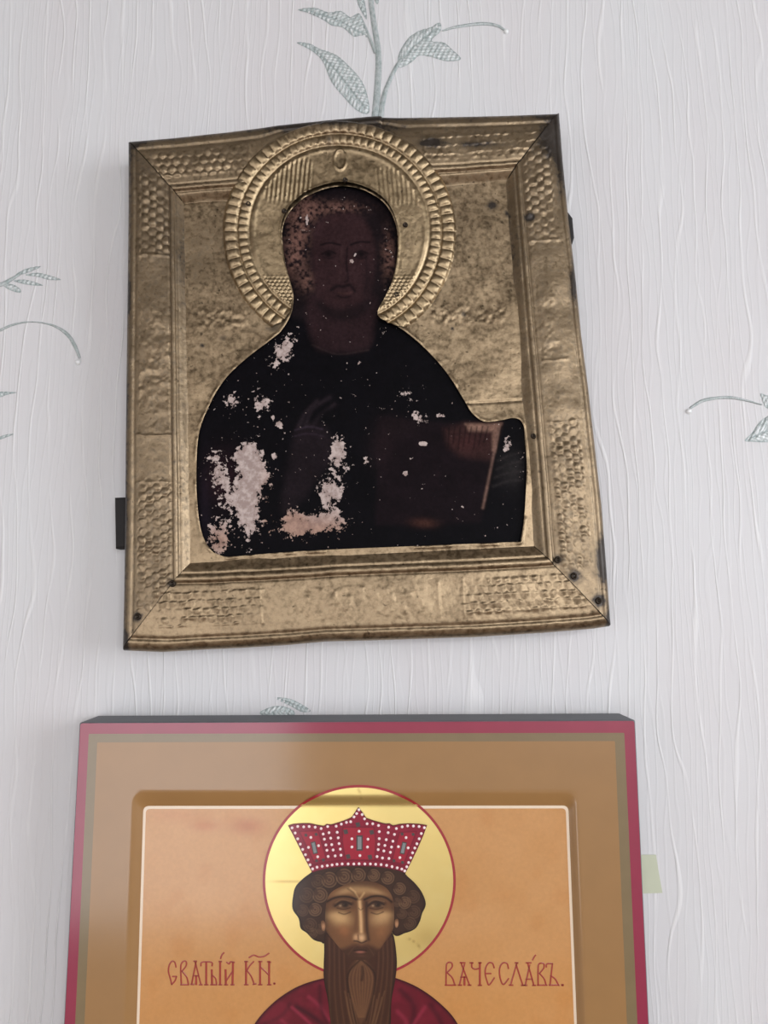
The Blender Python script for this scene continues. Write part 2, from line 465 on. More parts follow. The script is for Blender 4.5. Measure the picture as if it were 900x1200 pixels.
def bead(cx, cy, r):
    return layer('wallpaper_bead', ellipse_pts(cx, cy, r, r, 16), WT, 1.2, M['bead'], wall,
                 hfun=lambda px, py: .0016 * np.sqrt(np.clip(1 - ((px - cx) ** 2 + (py - cy) ** 2) / r / r, 0, 1)))
c = conv(330, 0, 3.103)
stem(c([(340, 420), (350, 300), (352, 200), (340, 110), (328, 30), (318, -60), (300, -180)]), [8, 7, 6, 5])
leaf(c([(55, 155), (100, 158), (140, 178), (195, 198), (240, 235), (285, 285), (310, 340), (318, 410), (275, 402), (225, 352), (180, 295), (150, 225), (110, 185)]),
     c([(110, 170), (200, 260), (300, 390)]))
leaf(c([(60, 35), (120, 28), (170, 45), (215, 40), (250, 62), (280, 48), (300, 80), (318, 135), (290, 128), (262, 132), (222, 100), (182, 92), (152, 72), (100, 48)]),
     c([(90, 38), (200, 70), (320, 140)]))
stem(c([(300, 90), (325, 150), (340, 190)]), [3, 4])
stem(c([(360, 420), (375, 340), (408, 260), (432, 220)]), [7, 5, 4])
leaf(c([(425, 245), (428, 190), (460, 140), (500, 112), (540, 100), (575, 82), (578, 112), (545, 148), (590, 155), (622, 182), (652, 215), (600, 222), (540, 206), (500, 202), (470, 228)]),
     c([(432, 225), (480, 170), (560, 105)]))
stem(c([(585, 112), (640, 97), (725, 86), (780, 92), (812, 110)]), [1.5, 3.5, 4, 3.5, 2.5])
bead(330 + 816 / 3.103, 115 / 3.103, 3)
leaf(c([(268, -30), (292, -20), (305, 20), (310, 70), (295, 50), (278, 15)]))
leaf(c([(330, -60), (352, -40), (352, 10), (340, 5)]))
c = conv(0, 300, 5.0)
leaf(c([(85, 120), (120, 90), (170, 70), (240, 60), (190, 88), (140, 105)]))
leaf(c([(150, 112), (210, 98), (270, 108), (358, 138), (290, 140), (220, 122)]))
leaf(c([(80, 145), (140, 138), (200, 152), (252, 172), (190, 172), (130, 162)]))
leaf(c([(15, 165), (70, 165), (115, 190), (120, 215), (80, 208), (40, 190)]))
stem(c([(-120, 180), (0, 168), (60, 140), (110, 110)]), [5, 5, 3])
stem(c([(-60, 460), (0, 435), (70, 405), (150, 388), (240, 390), (330, 415), (400, 465), (440, 530), (466, 595)]), [3, 3, 2.5, 1.2, 2, 4, 4.5, 3])
bead(457 / 5, 300 + 622 / 5, 3.6)
leaf(c([(-60, 800), (0, 795), (45, 795), (100, 800), (45, 812), (0, 828), (-60, 830)]))
leaf(c([(-60, 1085), (0, 1058), (40, 1045), (80, 1043), (50, 1058), (0, 1076), (-50, 1095)]))
c = conv(760, 420, 6.43)
stem(c([(318, 372), (400, 322), (500, 300), (620, 295), (740, 318), (850, 348)]), [3, 4, 3.5, 3.5, 2.5, 1.5])
bead(760 + 303 / 6.43, 420 + 398 / 6.43, 3.6)
leaf(c([(725, 620), (780, 560), (820, 500), (880, 445), (960, 420), (1040, 470), (1040, 560), (960, 620), (870, 632), (790, 628)]),
     c([(740, 612), (860, 560), (1030, 480)]))
leaf(c([(846, 265), (900, 280), (980, 270), (1000, 330), (940, 375), (885, 372), (860, 320)]))
c = conv(280, 740, 4.5)
leaf(c([(110, 430), (170, 398), (230, 394), (290, 420), (280, 450), (180, 460)]))
leaf(c([(188, 350), (260, 353), (320, 378), (378, 418), (330, 424), (270, 392)]), c([(195, 352), (290, 385), (370, 418)]))

# ------------------------------------------------------------------ canvas tools for the painted layers
class Canvas:
    def __init__(s, px, py, rgb):
        s.x, s.y = px, py; s.c = np.tile(lin(rgb), (len(px), 1))
    def mix(s, a, rgb):
        a = np.clip(a, 0, 1)[:, None]; s.c = s.c * (1 - a) + lin(rgb) * a
    def blob(s, cx, cy, rx, ry, rgb, al=1.0, rot=0.0, p=2):
        c_, s_ = math.cos(rot), math.sin(rot); dx, dy = s.x - cx, s.y - cy
        u = (dx * c_ + dy * s_) / rx; v = (-dx * s_ + dy * c_) / ry
        s.mix(al * np.exp(-(u * u + v * v) ** (p / 2)), rgb)
    def poly(s, pts, rgb, al=1.0, soft=1.0):
        d = dist_line(pts, s.x, s.y, True); d = np.where(inside(pts, s.x, s.y), d, -d)
        s.mix(al * smooth(-soft, soft, d), rgb)
    def stroke(s, pts, wd, rgb, al=1.0, n=5):
        P = np.array(spline(pts, n) if len(pts) > 2 else pts)
        pad = wd * 3; b0 = P.min(0) - pad; b1 = P.max(0) + pad
        k = np.where((s.x > b0[0]) & (s.x < b1[0]) & (s.y > b0[1]) & (s.y < b1[1]))[0]
        if not len(k): return
        d = dist_line(P, s.x[k], s.y[k])
        a = np.clip(al * np.exp(-(d / wd) ** 2 * 1.2), 0, 1)[:, None]
        s.c[k] = s.c[k] * (1 - a) + lin(rgb) * a

# ================================================================== OLD ICON IN A BRASS COVER
T1 = 0.030                    # border plane of the cover above the wall
TF = T1 - 0.0040              # field plane
bx, bz = unproject(430, 757, 0.0)
old = empty('brass_covered_icon', (float(bx), 0.0, float(bz)))
tag(old, 'tarnished brass covered icon of a haloed figure holding a book, paint flaking, hung crooked', 'icon')

TOPE = [(147, 160.5), (200, 156), (260, 149.5), (320, 142), (380, 135.5), (430, 131), (447, 130), (450, 131.5), (520, 130.5), (590, 129), (657.5, 126.5)]
RIGE = [(657.5, 126.5), (662, 185), (668, 245), (677, 320), (684, 390), (692, 450), (700, 520), (708, 590), (712, 640), (719, 734)]
BOTE = [(140, 763), (187, 765), (235, 762), (280, 760), (330, 757), (380, 752.5), (440, 751), (500, 749), (560, 747), (640, 742), (700, 737), (719, 734)]
LEFE = [(147, 160.5), (147, 240), (146, 330), (145, 400), (143.5, 520), (143, 600), (141.5, 700), (140, 763)]
ITL, ITR, IBR, IBL = (215, 236), (594, 209), (626, 638), (223, 657)
def poly_at(pl, s):
    P = np.array(pl, float); L = np.concatenate([[0], np.cumsum(np.hypot(*np.diff(P, axis=0).T))]); L /= L[-1]
    return np.interp(s, L, P[:, 0]), np.interp(s, L, P[:, 1])

STAIN_SHADES = [(635, 134, 4, 3, .9), (577, 240, 6, 5, .9), (621, 255, 5, 4, 1.0), (594, 250, 3, 4, .7), (544, 368, 4, 5, .7), (530, 385, 3, 3, .7), (237, 405, 3.5, 3, .9), (262, 396, 6, 4, .6),
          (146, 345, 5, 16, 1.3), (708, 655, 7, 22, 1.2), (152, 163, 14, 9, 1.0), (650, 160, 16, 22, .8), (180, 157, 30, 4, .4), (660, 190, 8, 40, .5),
          (395, 150, 60, 8, .95), (386, 172, 5, 9, .7), (437, 136, 30, 4, .7), (290, 245, 4, 4, .5), (477, 290, 3, 4, .6), (245, 290, 40, 55, .30), (228, 320, 14, 50, .15), (565, 260, 40, 50, .2),  # broad upper-field entries paint in the dim reflection; small ones are blots
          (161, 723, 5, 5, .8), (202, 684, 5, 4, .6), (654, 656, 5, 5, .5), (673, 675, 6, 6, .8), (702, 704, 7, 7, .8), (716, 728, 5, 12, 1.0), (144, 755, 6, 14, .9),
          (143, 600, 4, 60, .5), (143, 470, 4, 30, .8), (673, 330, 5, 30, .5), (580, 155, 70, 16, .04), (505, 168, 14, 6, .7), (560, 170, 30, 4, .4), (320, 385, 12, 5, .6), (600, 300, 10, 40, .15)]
def stain_shade(px, py):
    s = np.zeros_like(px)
    for x, y, rx, ry, a in STAIN_SHADES: s = s + a * np.exp(-(((px - x) / rx) ** 2 + ((py - y) / ry) ** 2))
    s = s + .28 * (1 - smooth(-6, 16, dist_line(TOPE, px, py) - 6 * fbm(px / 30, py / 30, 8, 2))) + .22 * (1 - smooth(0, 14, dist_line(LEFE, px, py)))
    s = s + .16 * (1 - smooth(150, 230, py + (px - 400) * .06))  # dim ceiling reflection painted in, darker towards the top of the cover
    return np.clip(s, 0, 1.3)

def domes(U, V, du, dv, r):
    """hexagonal field of small raised bosses"""
    row = np.floor(V / dv); uo = U + (row % 2) * du / 2
    a = (uo / du - np.floor(uo / du) - .5) * du; b = (V / dv - row - .5) * dv
    return np.sqrt(np.clip(1 - (a * a + b * b) / (r * r), 0, 1))
def scallops(U, V, du, dv):
    row = np.floor(V / dv); uo = U + (row % 2) * du / 2
    a = np.abs((uo / du - np.floor(uo / du) - .5)) * 2; b = V / dv - row
    return np.clip(b - .75 * a * a, 0, 1) * (b < 1)
def zigzag(U, V, du, dv):
    return .5 + .5 * np.cos(2 * np.pi * (V / dv + .35 * np.abs((U / du) % 1 - .5) * 2))
def window_mask(s, r, s0, s1, r0, r1, e=.02):
    return smooth(s0 - e, s0 + e, s) * (1 - smooth(s1 - e, s1 + e, s)) * smooth(r0 - e, r0 + e, r) * (1 - smooth(r1 - e, r1 + e, r))

HC = (398.0, 274.0); HR = (136.0, 127.0)
def rho(px, py):
    dx = (px - HC[0]) / HR[0]; dy = (py - HC[1]) / np.where(py < HC[1], HR[1], 136.0)
    return np.hypot(dx, dy) * 136.0, np.arctan2(dy, dx)

def strip(name, outer, i0, i1, edge_b, bead_r, emboss, seed, ns, nr, flip):
    """one sheet of the frame: rounded outer edge, embossed flat, bead, bevel into the field"""
    s = np.linspace(0.0012, .9988, ns); ox, oy = poly_at(outer, s)
    ix = i0[0] + (i1[0] - i0[0]) * s; iy = i0[1] + (i1[1] - i0[1]) * s
    # bend the inner line slightly
    wob = (fbm(s * 9, s * 0 + seed, seed, 2) - .5) * 1.6
    if outer is TOPE: wob = wob - 22 * smooth(325, 350, ix) * (1 - smooth(440, 465, ix))
    r = np.concatenate([np.linspace(0, edge_b * 1.15, max(8, int(nr * .2)), endpoint=False), np.linspace(edge_b * 1.15, 1, nr)])
    S, R = np.meshgrid(s, r, indexing='ij')
    px = ox[:, None] * (1 - R) + ix[:, None] * R; py = oy[:, None] * (1 - R) + (iy + wob)[:, None] * R
    Wd = np.hypot(ox - ix, oy - iy)[:, None]; Lg = np.hypot(outer[-1][0] - outer[0][0], outer[-1][1] - outer[0][1])
    dxy = np.array([outer[-1][0] - outer[0][0], outer[-1][1] - outer[0][1]], float) / Lg
    U = (px - outer[0][0]) * dxy[0] + (py - outer[0][1]) * dxy[1]
    V = np.abs(-(px - outer[0][0]) * dxy[1] + (py - outer[0][1]) * dxy[0]) + 40
    U = U + (fbm(px / 9, py / 9, seed + 40, 2) - .5) * 3.0; V = V + (fbm(px / 9, py / 9, seed + 50, 2) - .5) * 3.0
    S0 = S; S = U / Lg
    worn = .35 + 1.0 * smooth(.3, .62, fbm(px / 16, py / 16, seed + 60, 3))
    e = np.clip(R / edge_b, 0, 1)
    h = -0.0075 * (1 - np.sqrt(np.clip(1 - (1 - e) ** 2.2, 0, 1)))
    h = h - .0008 * np.exp(-((R - edge_b) / .022) ** 2)                      # groove behind the rounded edge
    mid = smooth(edge_b, edge_b + .06, R) * (1 - smooth(bead_r - .05, bead_r, R))
    h = h + mid * .0007 * np.sin(np.clip((R - edge_b) / (bead_r - edge_b), 0, 1) * np.pi)
    bw = .045
    h = h + .0018 * np.sqrt(np.clip(1 - ((R - bead_r) / bw) ** 2, 0, 1))       # bead
    h = h - .0006 * np.exp(-((R - bead_r - bw * 1.15) / .014) ** 2) - .0005 * np.exp(-((R - bead_r + bw * 1.15) / .014) ** 2)
    h = h - .0046 * smooth(bead_r + bw, 1.02, R)                               # bevel
    for (s0, s1, r0, r1, style, amp) in emboss:
        m = window_mask(S, R, s0, s1, r0, r1)
        if style == 'domes': p = domes(U, V, 10.5, 8.6, 4.6)
        elif style == 'scallops': p = scallops(U, V, 11, 9.5)
        elif style == 'zigzag': p = zigzag(U, V, 11, 10)
        else: p = fbm(U / 8, V / 8, 33, 2) * 1.0 - .3
        h = h + amp * m * p * worn
        h = h + amp * .5 * np.exp(-((S - (s1 if s0 < .5 else s0)) * Lg / 1.4) ** 2) * smooth(r0 - .05, r0, R) * (1 - smooth(r1, r1 + .05, R))
    if outer is TOPE: h = h - .0009 * np.exp(-((px - 447.5) / .9) ** 2) * (R < .34) - .0006 * smooth(446, 449, px) * (1 - smooth(.3, .36, R))
    if name == 'cover_strip' and outer is TOPE: h = h - .004 * (1 - smooth(120, 131, rho(px, py)[0]))
    h = h + (fbm(px / 30, py / 30, seed + 3, 2) - .5) * .0011 * smooth(0, .1, R) * (1 - smooth(.93, 1, R)) + (fbm(px / 6, py / 6, seed + 9, 2) - .5) * .00018
    x, z = unproject(px, py, T1)
    P = np.stack([x, -(T1 + h), z], 2)
    # turned-back side: ragged lower rim near the wall
    rim = []
    cx_, cz_ = unproject(430, 445, T1)
    for dep, ins in ((.016, .0), (.010, .0003), (.0045, .001)):
        q = P[:, 0, :].copy()
        q[:, 1] = -(dep + (fbm(s * 60, s * 0 + dep * 999, seed, 2) - .5) * .003)
        q[:, 0] += (cx_ - q[:, 0]) * (ins * 3); q[:, 2] += (cz_ - q[:, 2]) * (ins * 3)
        rim.insert(0, q)
    P = np.concatenate([np.stack(rim, 1), P], 1)
    pxa = np.concatenate([np.repeat(px[:, :1], 3, 1), px], 1); pya = np.concatenate([np.repeat(py[:, :1], 3, 1), py], 1)
    a, b = P.shape[:2]; idx = np.arange(a * b).reshape(a, b)
    q = np.stack([idx[:-1, :-1], idx[1:, :-1], idx[1:, 1:], idx[:-1, 1:]], 2).reshape(-1, 4)
    if flip: q = q[:, ::-1]
    st = stain_shade(pxa.ravel(), pya.ravel())
    st = st + {11: .20, 12: .37, 13: .36, 14: .15}[seed]  # per-strip tone: tarnish plus shading of the embossing put into the colour
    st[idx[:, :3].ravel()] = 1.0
    return make(name, P.reshape(-1, 3), q, M['brass'], old, True, {'stain_shade': ('FLOAT', st)})

strip('cover_strip', TOPE, ITL, ITR, .20, .80, [(.06, .28, .27, .64, 'domes', .0008), (.68, .95, .27, .66, 'scallops', .0005), (.30, .62, .30, .62, 'rough', .0003)], 11, 400, 62, True)
strip('cover_strip', LEFE, ITL, IBL, .17, .80, [(.06, .23, .24, .74, 'domes', .0008), (.67, .93, .24, .74, 'domes', .0007), (.33, .58, .24, .74, 'rough', .0009)], 12, 460, 56, False)
strip('cover_strip', RIGE, ITR, IBR, .13, .80, [(.07, .25, .24, .70, 'domes', .0006), (.60, .88, .24, .66, 'domes', .0006), (.34, .48, .3, .66, 'rough', .0006)], 13, 460, 62, True)
strip('cover_strip', BOTE, IBL, IBR, .14, .80, [(.07, .29, .28, .66, 'scallops', .0007), (.70, .95, .26, .64, 'scallops', .0006), (.33, .65, .26, .62, 'rough', .0006)], 14, 430, 72, False)

# figure-shaped opening
OPEN = spline([(332, 293), (331, 270), (339, 249), (360, 230), (392, 219.5), (421, 222), (449, 237), (463, 261), (466, 289), (462, 321), (453, 345), (442, 369)], 6) + \
       spline([(455, 377), (472, 387), (500, 410), (523, 436), (542, 466), (553, 484), (567, 494), (585, 493), (603, 490), (613, 498), (617, 527), (615, 597), (610, 634)], 5) + \
       spline([(609, 635), (500, 639.5), (360, 645.5), (268, 652.5)], 6) + \
       spline([(262, 652), (248, 645), (236, 622), (230.5, 573), (232, 517), (241, 485), (262, 447), (290, 419), (318, 398), (331, 386), (341, 368), (344, 349), (341, 333), (335, 312)], 5)
def fieldh(px, py):
    d = dist_line(OPEN, px, py, True)
    h = .0009 * smooth(.35, .7, fbm(px / 14, py / 14, 77, 2)) * np.exp(-((d - 1.4) / 1.2) ** 2) + .0004 * np.exp(-(d / 8) ** 2)
    h = h + (fbm(px / 60, py / 60, 5, 2) - .5) * .0022 + (fbm(px / 12, py / 12, 6, 2) - .5) * .0003
    # punched inscriptions and score lines
    for (x0, x1, y0, y1) in ((505, 592, 360, 378), (232, 292, 362, 384)):
        m = smooth(x0 - 3, x0 + 3, px) * (1 - smooth(x1 - 3, x1 + 3, px)) * smooth(y0 - 3, y0 + 3, py) * (1 - smooth(y1 - 3, y1 + 3, py))
        h = h + m * (fbm(px / 4.5, py / 5.5, 71, 2) - .45) * .0011
    h = h - .0005 * np.exp(-(dist_line([(548, 473), (613, 469)], px, py) / 1.2) ** 2) - .0005 * np.exp(-(dist_line([(216, 238), (270, 233)], px, py) / 1.2) ** 2)
    return h
layer('cover_field', [(213, 234), (325, 226), (345, 205), (445, 200), (465, 216), (596, 207), (628, 640), (221, 660)], TF, 1.7, M['brass'], old, holes=[OPEN], hfun=fieldh, extra={'stain_shade': stain_shade})

# halo plate, leaning forward at its top, with two embossed rings of bosses
aa = np.linspace(math.radians(126), math.radians(126 + 288), 110)
HALO = [(HC[0] + HR[0] * math.cos(a), HC[1] + (HR[1] if math.sin(a) < 0 else 136.0) * math.sin(a)) for a in aa]
HALO = [(x + (vnoise(np.array(i * .7), np.array(3.0), 5) - .5) * 1.6, y + (vnoise(np.array(i * .7), np.array(9.0), 5) - .5) * 1.6) for i, (x, y) in enumerate(HALO)]
HALO += spline([(463, 383), (442.5, 370), (453.5, 345), (463, 321), (467, 289), (464, 261), (450, 236.5), (421, 221), (392, 218.5), (359, 229.5), (338, 248.5), (330, 270), (331, 293), (334, 312), (340, 333), (343, 349), (340, 368)], 5) + [(330, 379)]
def haloh(px, py):
    r, a = rho(px, py)
    h = .0012 + .0045 * smooth(400, 150, py)
    edge = 1 - smooth(132, 136.5, r)
    ro = np.clip(1 - ((r - 127.5) / 8.0) ** 2, 0, 1); na = 76
    f = (a * na / (2 * np.pi)) % 1 - .5
    h = h + .0014 * np.sqrt(ro) * (.30 + .70 * np.sqrt(np.clip(1 - (f / .46) ** 2, 0, 1)))
    ri = np.clip(1 - ((r - 112.5) / 5.6) ** 2, 0, 1); nb = 84
    f2 = (a * nb / (2 * np.pi)) % 1 - .5
    h = h + .0011 * np.sqrt(ri) * (.30 + .70 * np.sqrt(np.clip(1 - (f2 / .44) ** 2, 0, 1)))
    h = h - .0007 * np.exp(-((r - 119.2) / 1.1) ** 2) - .0006 * np.exp(-((r - 105) / 1.2) ** 2) + .0004 * np.exp(-((r - 100) / 2.5) ** 2)
    # hatching upper left / upper right, punched ground lower, lobed cartouche on top
    m = smooth(308, 316, px) * (1 - smooth(362, 370, px)) * smooth(190, 197, py) * (1 - smooth(232, 244, py)) * (r < 100)
    h = h + m * .0005 * np.sin(px * 2 * np.pi / 5.2 + (py - 200) * .12)
    m = smooth(436, 444, px) * (1 - smooth(490, 496, px)) * smooth(200, 206, py) * (1 - smooth(238, 246, py)) * (r < 100)
    h = h + m * .0003 * np.sin(px * 2 * np.pi / 5.2 - (py - 200) * .12)
    m = smooth(320, 335, py) * (r < 104) * (np.abs(px - 398) > 52)
    h = h + m * .0007 * domes(px, py, 5, 4.2, 2.1)
    d = dist_line(ellipse_pts(399, 193, 7, 11, 20), px, py, True)
    h = h + .0007 * np.exp(-(d / 1.3) ** 2)
    h = h + (fbm(px / 30, py / 30, 21, 2) - .5) * .0012 + (fbm(px / 5, py / 5, 22, 2) - .5) * .0002
    d = dist_line(OPEN, px, py, True)
    return h - (1 - edge) * .0012 + .0003 * np.exp(-((d - 1.5) / 1.3) ** 2)
halo1 = layer('halo', HALO, TF, 1.15, M['brass'], old, hfun=haloh, extra={'stain_shade': lambda px, py: stain_shade(px, py) - .3})
halo1['label'] = 'embossed brass halo plate with two beaded rings'

# nails with ring heads
def nail(px, py, r, t, parent=old):
    nr = [(0, .0), (.35, .05), (.55, .55), (.8, .55), (1.0, 0.0)]
    V = []; Fc = []; n = 12
    x, z = unproject(px, py, t); R = r * .00052
    for k, (q, hh) in enumerate(nr[1:]):
        for i in range(n):
            a = 2 * math.pi * i / n; V.append((x + R * q * math.cos(a), -(t + hh * R), z + R * q * math.sin(a)))
    V.append((x, -t, z)); c0 = len(V) - 1
    for i in range(n): Fc.append((c0, i, (i + 1) % n))
    for k in range(3):
        for i in range(n):
            j = (i + 1) % n
            Fc.append((k * n + i, (k + 1) * n + i, (k + 1) * n + j, k * n + j))
    return make('nail', V, [f[::-1] if len(f) == 3 else f for f in Fc] and Fc, M['nail'], parent)
for q in ((202, 684), (161.5, 722.5), (653.5, 656), (672.5, 675), (701.5, 704)): nail(*q, 4.2, T1 + .0006)
for q in ((333, 247.5), (404.5, 211), (475, 263.5), (465, 345), (291, 239)):
    nail(*q, 3.4, TF + .0012 + .0045 * float(smooth(400, 150, np.array(float(q[1])))) + .0004, halo1)
nail(625, 511, 3.4, T1 + .0012)

# dark wooden board behind the cover and its two back battens
def prism(name, quad, t0, t1, mat, parent, tref=T1):
    x, z = unproject([p[0] for p in quad], [p[1] for p in quad], tref); n = len(quad)
    # bevelled slab
    cx, cz = x.mean(), z.mean(); V = []
    for t, k in ((t0, 0), (t1 - .0012, 0), (t1, .0015)):
        for a, b in zip(x, z):
            L = math.hypot(a - cx, b - cz); V.append((a - (a - cx) / L * k, -t, b - (b - cz) / L * k))
    Fc = [tuple(range(2 * n, 3 * n)), tuple(range(n))[::-1]]
    for k in range(2):
        for i in range(n): Fc.append((k * n + i, k * n + (i + 1) % n, (k + 1) * n + (i + 1) % n, (k + 1) * n + i))
    ob = make(name, V, Fc, mat, parent, False)
    bm = bmesh.new(); bm.from_mesh(ob.data); bmesh.ops.recalc_face_normals(bm, faces=bm.faces); bm.to_mesh(ob.data); bm.free()
    return ob
prism('board', [(152, 166), (300, 151), (448, 138), (653, 133), (662, 240), (690, 470), (704, 600), (712, 727), (560, 741), (380, 748), (148, 757), (148, 500)], .002, T1 - .0085, M['old_wood'], old)
prism('batten', [(640, 244), (667, 243), (673, 251), (675, 274), (673, 281), (640, 281)], .006, T1 - .004, M['old_wood'], old)['label'] = 'blackened wooden batten end'
prism('batten', [(134, 583), (160, 582), (160, 642), (135, 643)], .004, .014, M['old_wood'], old, .014)['label'] = 'blackened wooden batten end'

# flaking painting seen through the opening
WEAR = [(332, 411, 11, 20, .85, .5), (272, 470, 10, 12, .62, 0), (307, 474, 12, 11, .64, 0), (289, 533, 16, 12, .85, 0), (292, 583, 12, 44, 1.05, 0), (300, 555, 12, 14, .8, 0),
        (255, 556, 9, 14, .72, 0), (270, 580, 15, 24, .58, 0), (257, 630, 13, 20, .80, 0), (395, 530, 8, 20, .80, .1), (387, 577, 14, 17, .85, .1), (384, 612, 24, 13, .80, 0),
        (342, 612, 11, 17, .72, 0), (250, 533, 8, 7, .60, 0), (315, 565, 9, 12, .40, 0), (360, 618, 14, 12, .5, 0), (406, 545, 9, 20, .30, 0), (318, 620, 12, 12, .36, 0),
        (494, 491, 12, 6, .62, .5), (480, 460, 16, 14, .36, 0), (594, 520, 5, 12, .62, 0), (612, 545, 4, 18, .30, 0), (475, 555, 2.4, 2.6, 1.4, 0), (496, 520, 4, 2.4, 1.4, .2),
        (327, 497, 3.6, 3.6, 1.4, 0), (412, 306, 2.4, 2.4, 1.4, 0), (416, 299, 1.4, 4, .7, .4), (360, 257, 1.3, 7, 1.0, 0), (430, 540, 3, 6, .6, 0), (517, 487, 6, 2.2, .7, 0), (420, 425, 4, 3, .6, 0),
        (322, 535, 3, 3, .8, 0), (320, 489, 2, 2, 1., 0), (448, 388, 7, 4, .42, .4), (590, 615, 12, 8, .2, 0), (297, 450, 10, 12, .16, 0), (420, 460, 30, 25, .12, 0), (440, 475, 16, 6, .2, 0),
        (300, 510, 30, 10, .14, 0), (405, 240, 30, 8, .16, 0), (356, 270, 8, 26, .18, 0), (455, 290, 7, 22, .20, 0), (520, 585, 30, 18, .06, 0), (585, 497, 6, 4, .2, 0), (375, 262, 26, 22, .05, 0)]
def wearf(px, py):
    s = np.full_like(px, -.85)
    for x, y, rx, ry, a, rot in WEAR:
        c_, s_ = math.cos(rot), math.sin(rot); dx, dy = px - x, py - y
        u = (dx * c_ + dy * s_) / rx; v = (-dx * s_ + dy * c_) / ry
        s = s + a * 2.3 * np.exp(-(u * u * .75 + v * v * .75) ** 1.1)
    face = np.exp(-(((px - 400) / 36) ** 2 + ((py - 310) / 62) ** 2) ** 2)
    return s - face * .25
def pinkf(px, py):
    s = np.zeros_like(px)
    for x, y, rx, ry in ((257, 635, 22, 20), (384, 622, 40, 18), (342, 612, 20, 22), (315, 600, 10, 40)): s = s + np.exp(-(((px - x) / rx) ** 2 + ((py - y) / ry) ** 2))
    return np.clip(s, 0, 1)
def oldcol(px, py):
    k = Canvas(px, py, (13, 11, 16))
    # hair and its bleached rim
    k.poly(spline([(334, 300), (334, 268), (350, 240), (392, 223), (430, 230), (458, 256), (463, 290), (456, 330), (440, 372), (345, 372), (345, 340)], 5, True), (32, 24, 27), 1, 6)
    fz = smooth(.28, .66, fbm(px / 3.2, py / 3.2, 95, 3))
    for a in ((350, 262, 14, 34), (345, 300, 11, 26), (362, 246, 16, 11), (395, 244, 26, 7), (455, 300, 7, 24), (360, 330, 8, 12)): k.mix(.75 * fz * np.exp(-(((px - a[0]) / a[2]) ** 2 + ((py - a[1]) / a[3]) ** 2)), (150, 110, 98))
    # neck and face
    k.poly(spline([(364, 345), (436, 345), (438, 385), (430, 408), (400, 412), (368, 404)], 5, True), (52, 35, 38), .95, 6)
    k.poly(spline([(366, 290), (370, 262), (392, 250), (420, 252), (436, 275), (440, 305), (434, 340), (420, 362), (398, 370), (380, 358), (368, 330)], 5, True), (60, 40, 42), 1, 5)
    k.poly(spline([(372, 352), (398, 362), (434, 350), (430, 366), (402, 376), (376, 366)], 4, True), (34, 25, 28), .8, 5)
    k.blob(432, 330, 8, 26, (40, 28, 31), .6)
    D = (24, 17, 20)
    k.stroke([(376, 287), (386, 284.5), (399, 287)], 1.3, D, .9); k.stroke([(411, 287), (421, 283.5), (433, 284)], 1.5, D, .95)
    for cx in (385, 423):
        k.blob(cx, 298, 8, 4.5, (36, 25, 28), .8); k.blob(cx, 297.5, 3.4, 3, (15, 11, 13), .95)
        k.stroke([(cx - 8, 298), (cx, 294), (cx + 8, 297)], 1.0, D, .9); k.stroke([(cx - 7, 301), (cx, 303), (cx + 7, 301)], .8, D, .6)
    k.stroke([(407, 290), (406, 310), (408, 327), (404, 331)], 1.4, (32, 22, 25), .8); k.stroke([(401, 293), (400, 312), (398, 327)], 2.2, (74, 52, 52), .5)
    k.stroke([(388, 340), (396, 335), (402, 336), (410, 334), (416, 341)], 2.2, (30, 21, 24), .9); k.stroke([(397, 343), (405, 344), (412, 343)], 1.4, (84, 56, 54), .7)
    k.stroke([(396, 347), (404, 349), (411, 347)], 1.2, D, .7); k.stroke([(429, 300), (430, 325), (427, 345)], 1.2, (36, 26, 29), .5)
    # collar
    k.stroke([(366, 404), (395, 415), (432, 410)], 1.2, (60, 46, 46), .5)
    # blessing hand
    k.poly(spline([(343, 520), (352, 500), (378, 497), (386, 512), (392, 530), (372, 560), (350, 590), (330, 600), (335, 560)], 5, True), (40, 31, 36), .85, 7)
    for p in ([(350, 500), (358, 484), (372, 470)], [(358, 500), (366, 480), (386, 466)], [(366, 500), (376, 486), (392, 474)]): k.stroke(p, 3.0, (50, 40, 46), .75)
    k.stroke([(346, 504), (362, 500), (378, 503)], 1.4, (66, 54, 66), .7); k.stroke([(346, 511), (362, 508), (378, 511)], 1.4, (60, 48, 58), .6)
    k.blob(384, 488, 13, 13, (10, 9, 12), .9)
    # book
    k.poly([(444, 487), (500, 494), (588, 496), (563, 612), (440, 616)], (29, 19, 24), .9, 4)
    k.blob(448, 520, 14, 26, (44, 30, 34), .7, .2); k.blob(470, 500, 22, 12, (42, 30, 33), .5)
    k.poly([(520, 503), (545, 496), (587, 496), (575, 540), (540, 535), (525, 522)], (70, 44, 42), .8, 6)
    k.poly([(545, 497), (588, 496), (581, 530), (577, 528), (577, 506), (550, 505)], (176, 136, 118), .75, 3)
    k.stroke([(585, 500), (577, 540), (566, 595)], 1.8, (140, 108, 96), .8); k.stroke([(588, 500), (581, 540), (570, 598)], 1.6, (12, 10, 12), .9)
    k.blob(497, 613, 14, 5, (112, 70, 58), .5 , .05); k.blob(548, 519, 16, 8, (84, 46, 46), .5)
    for i in range(9): k.stroke([(520 + i * 6.5, 500), (519 + i * 6, 517 + (i * 7) % 11)], 1.0, (30, 18, 20), .7)
    k.blob(600, 550, 14, 20, (54, 50, 50), .75)
    for i in range(4): k.stroke([(584 - i * 2, 540 + i * 10), (596, 534 + i * 10), (610, 530 + i * 11)], 2, (60, 54, 54), .5)
    k.blob(240, 600, 7, 60, (36, 28, 40), .6); k.blob(262, 560, 20, 30, (70, 38, 46), .35)
    f = fbm(px / 16, py / 16, 90, 4)
    k.c *= (.40 + .45 * f)[:, None]
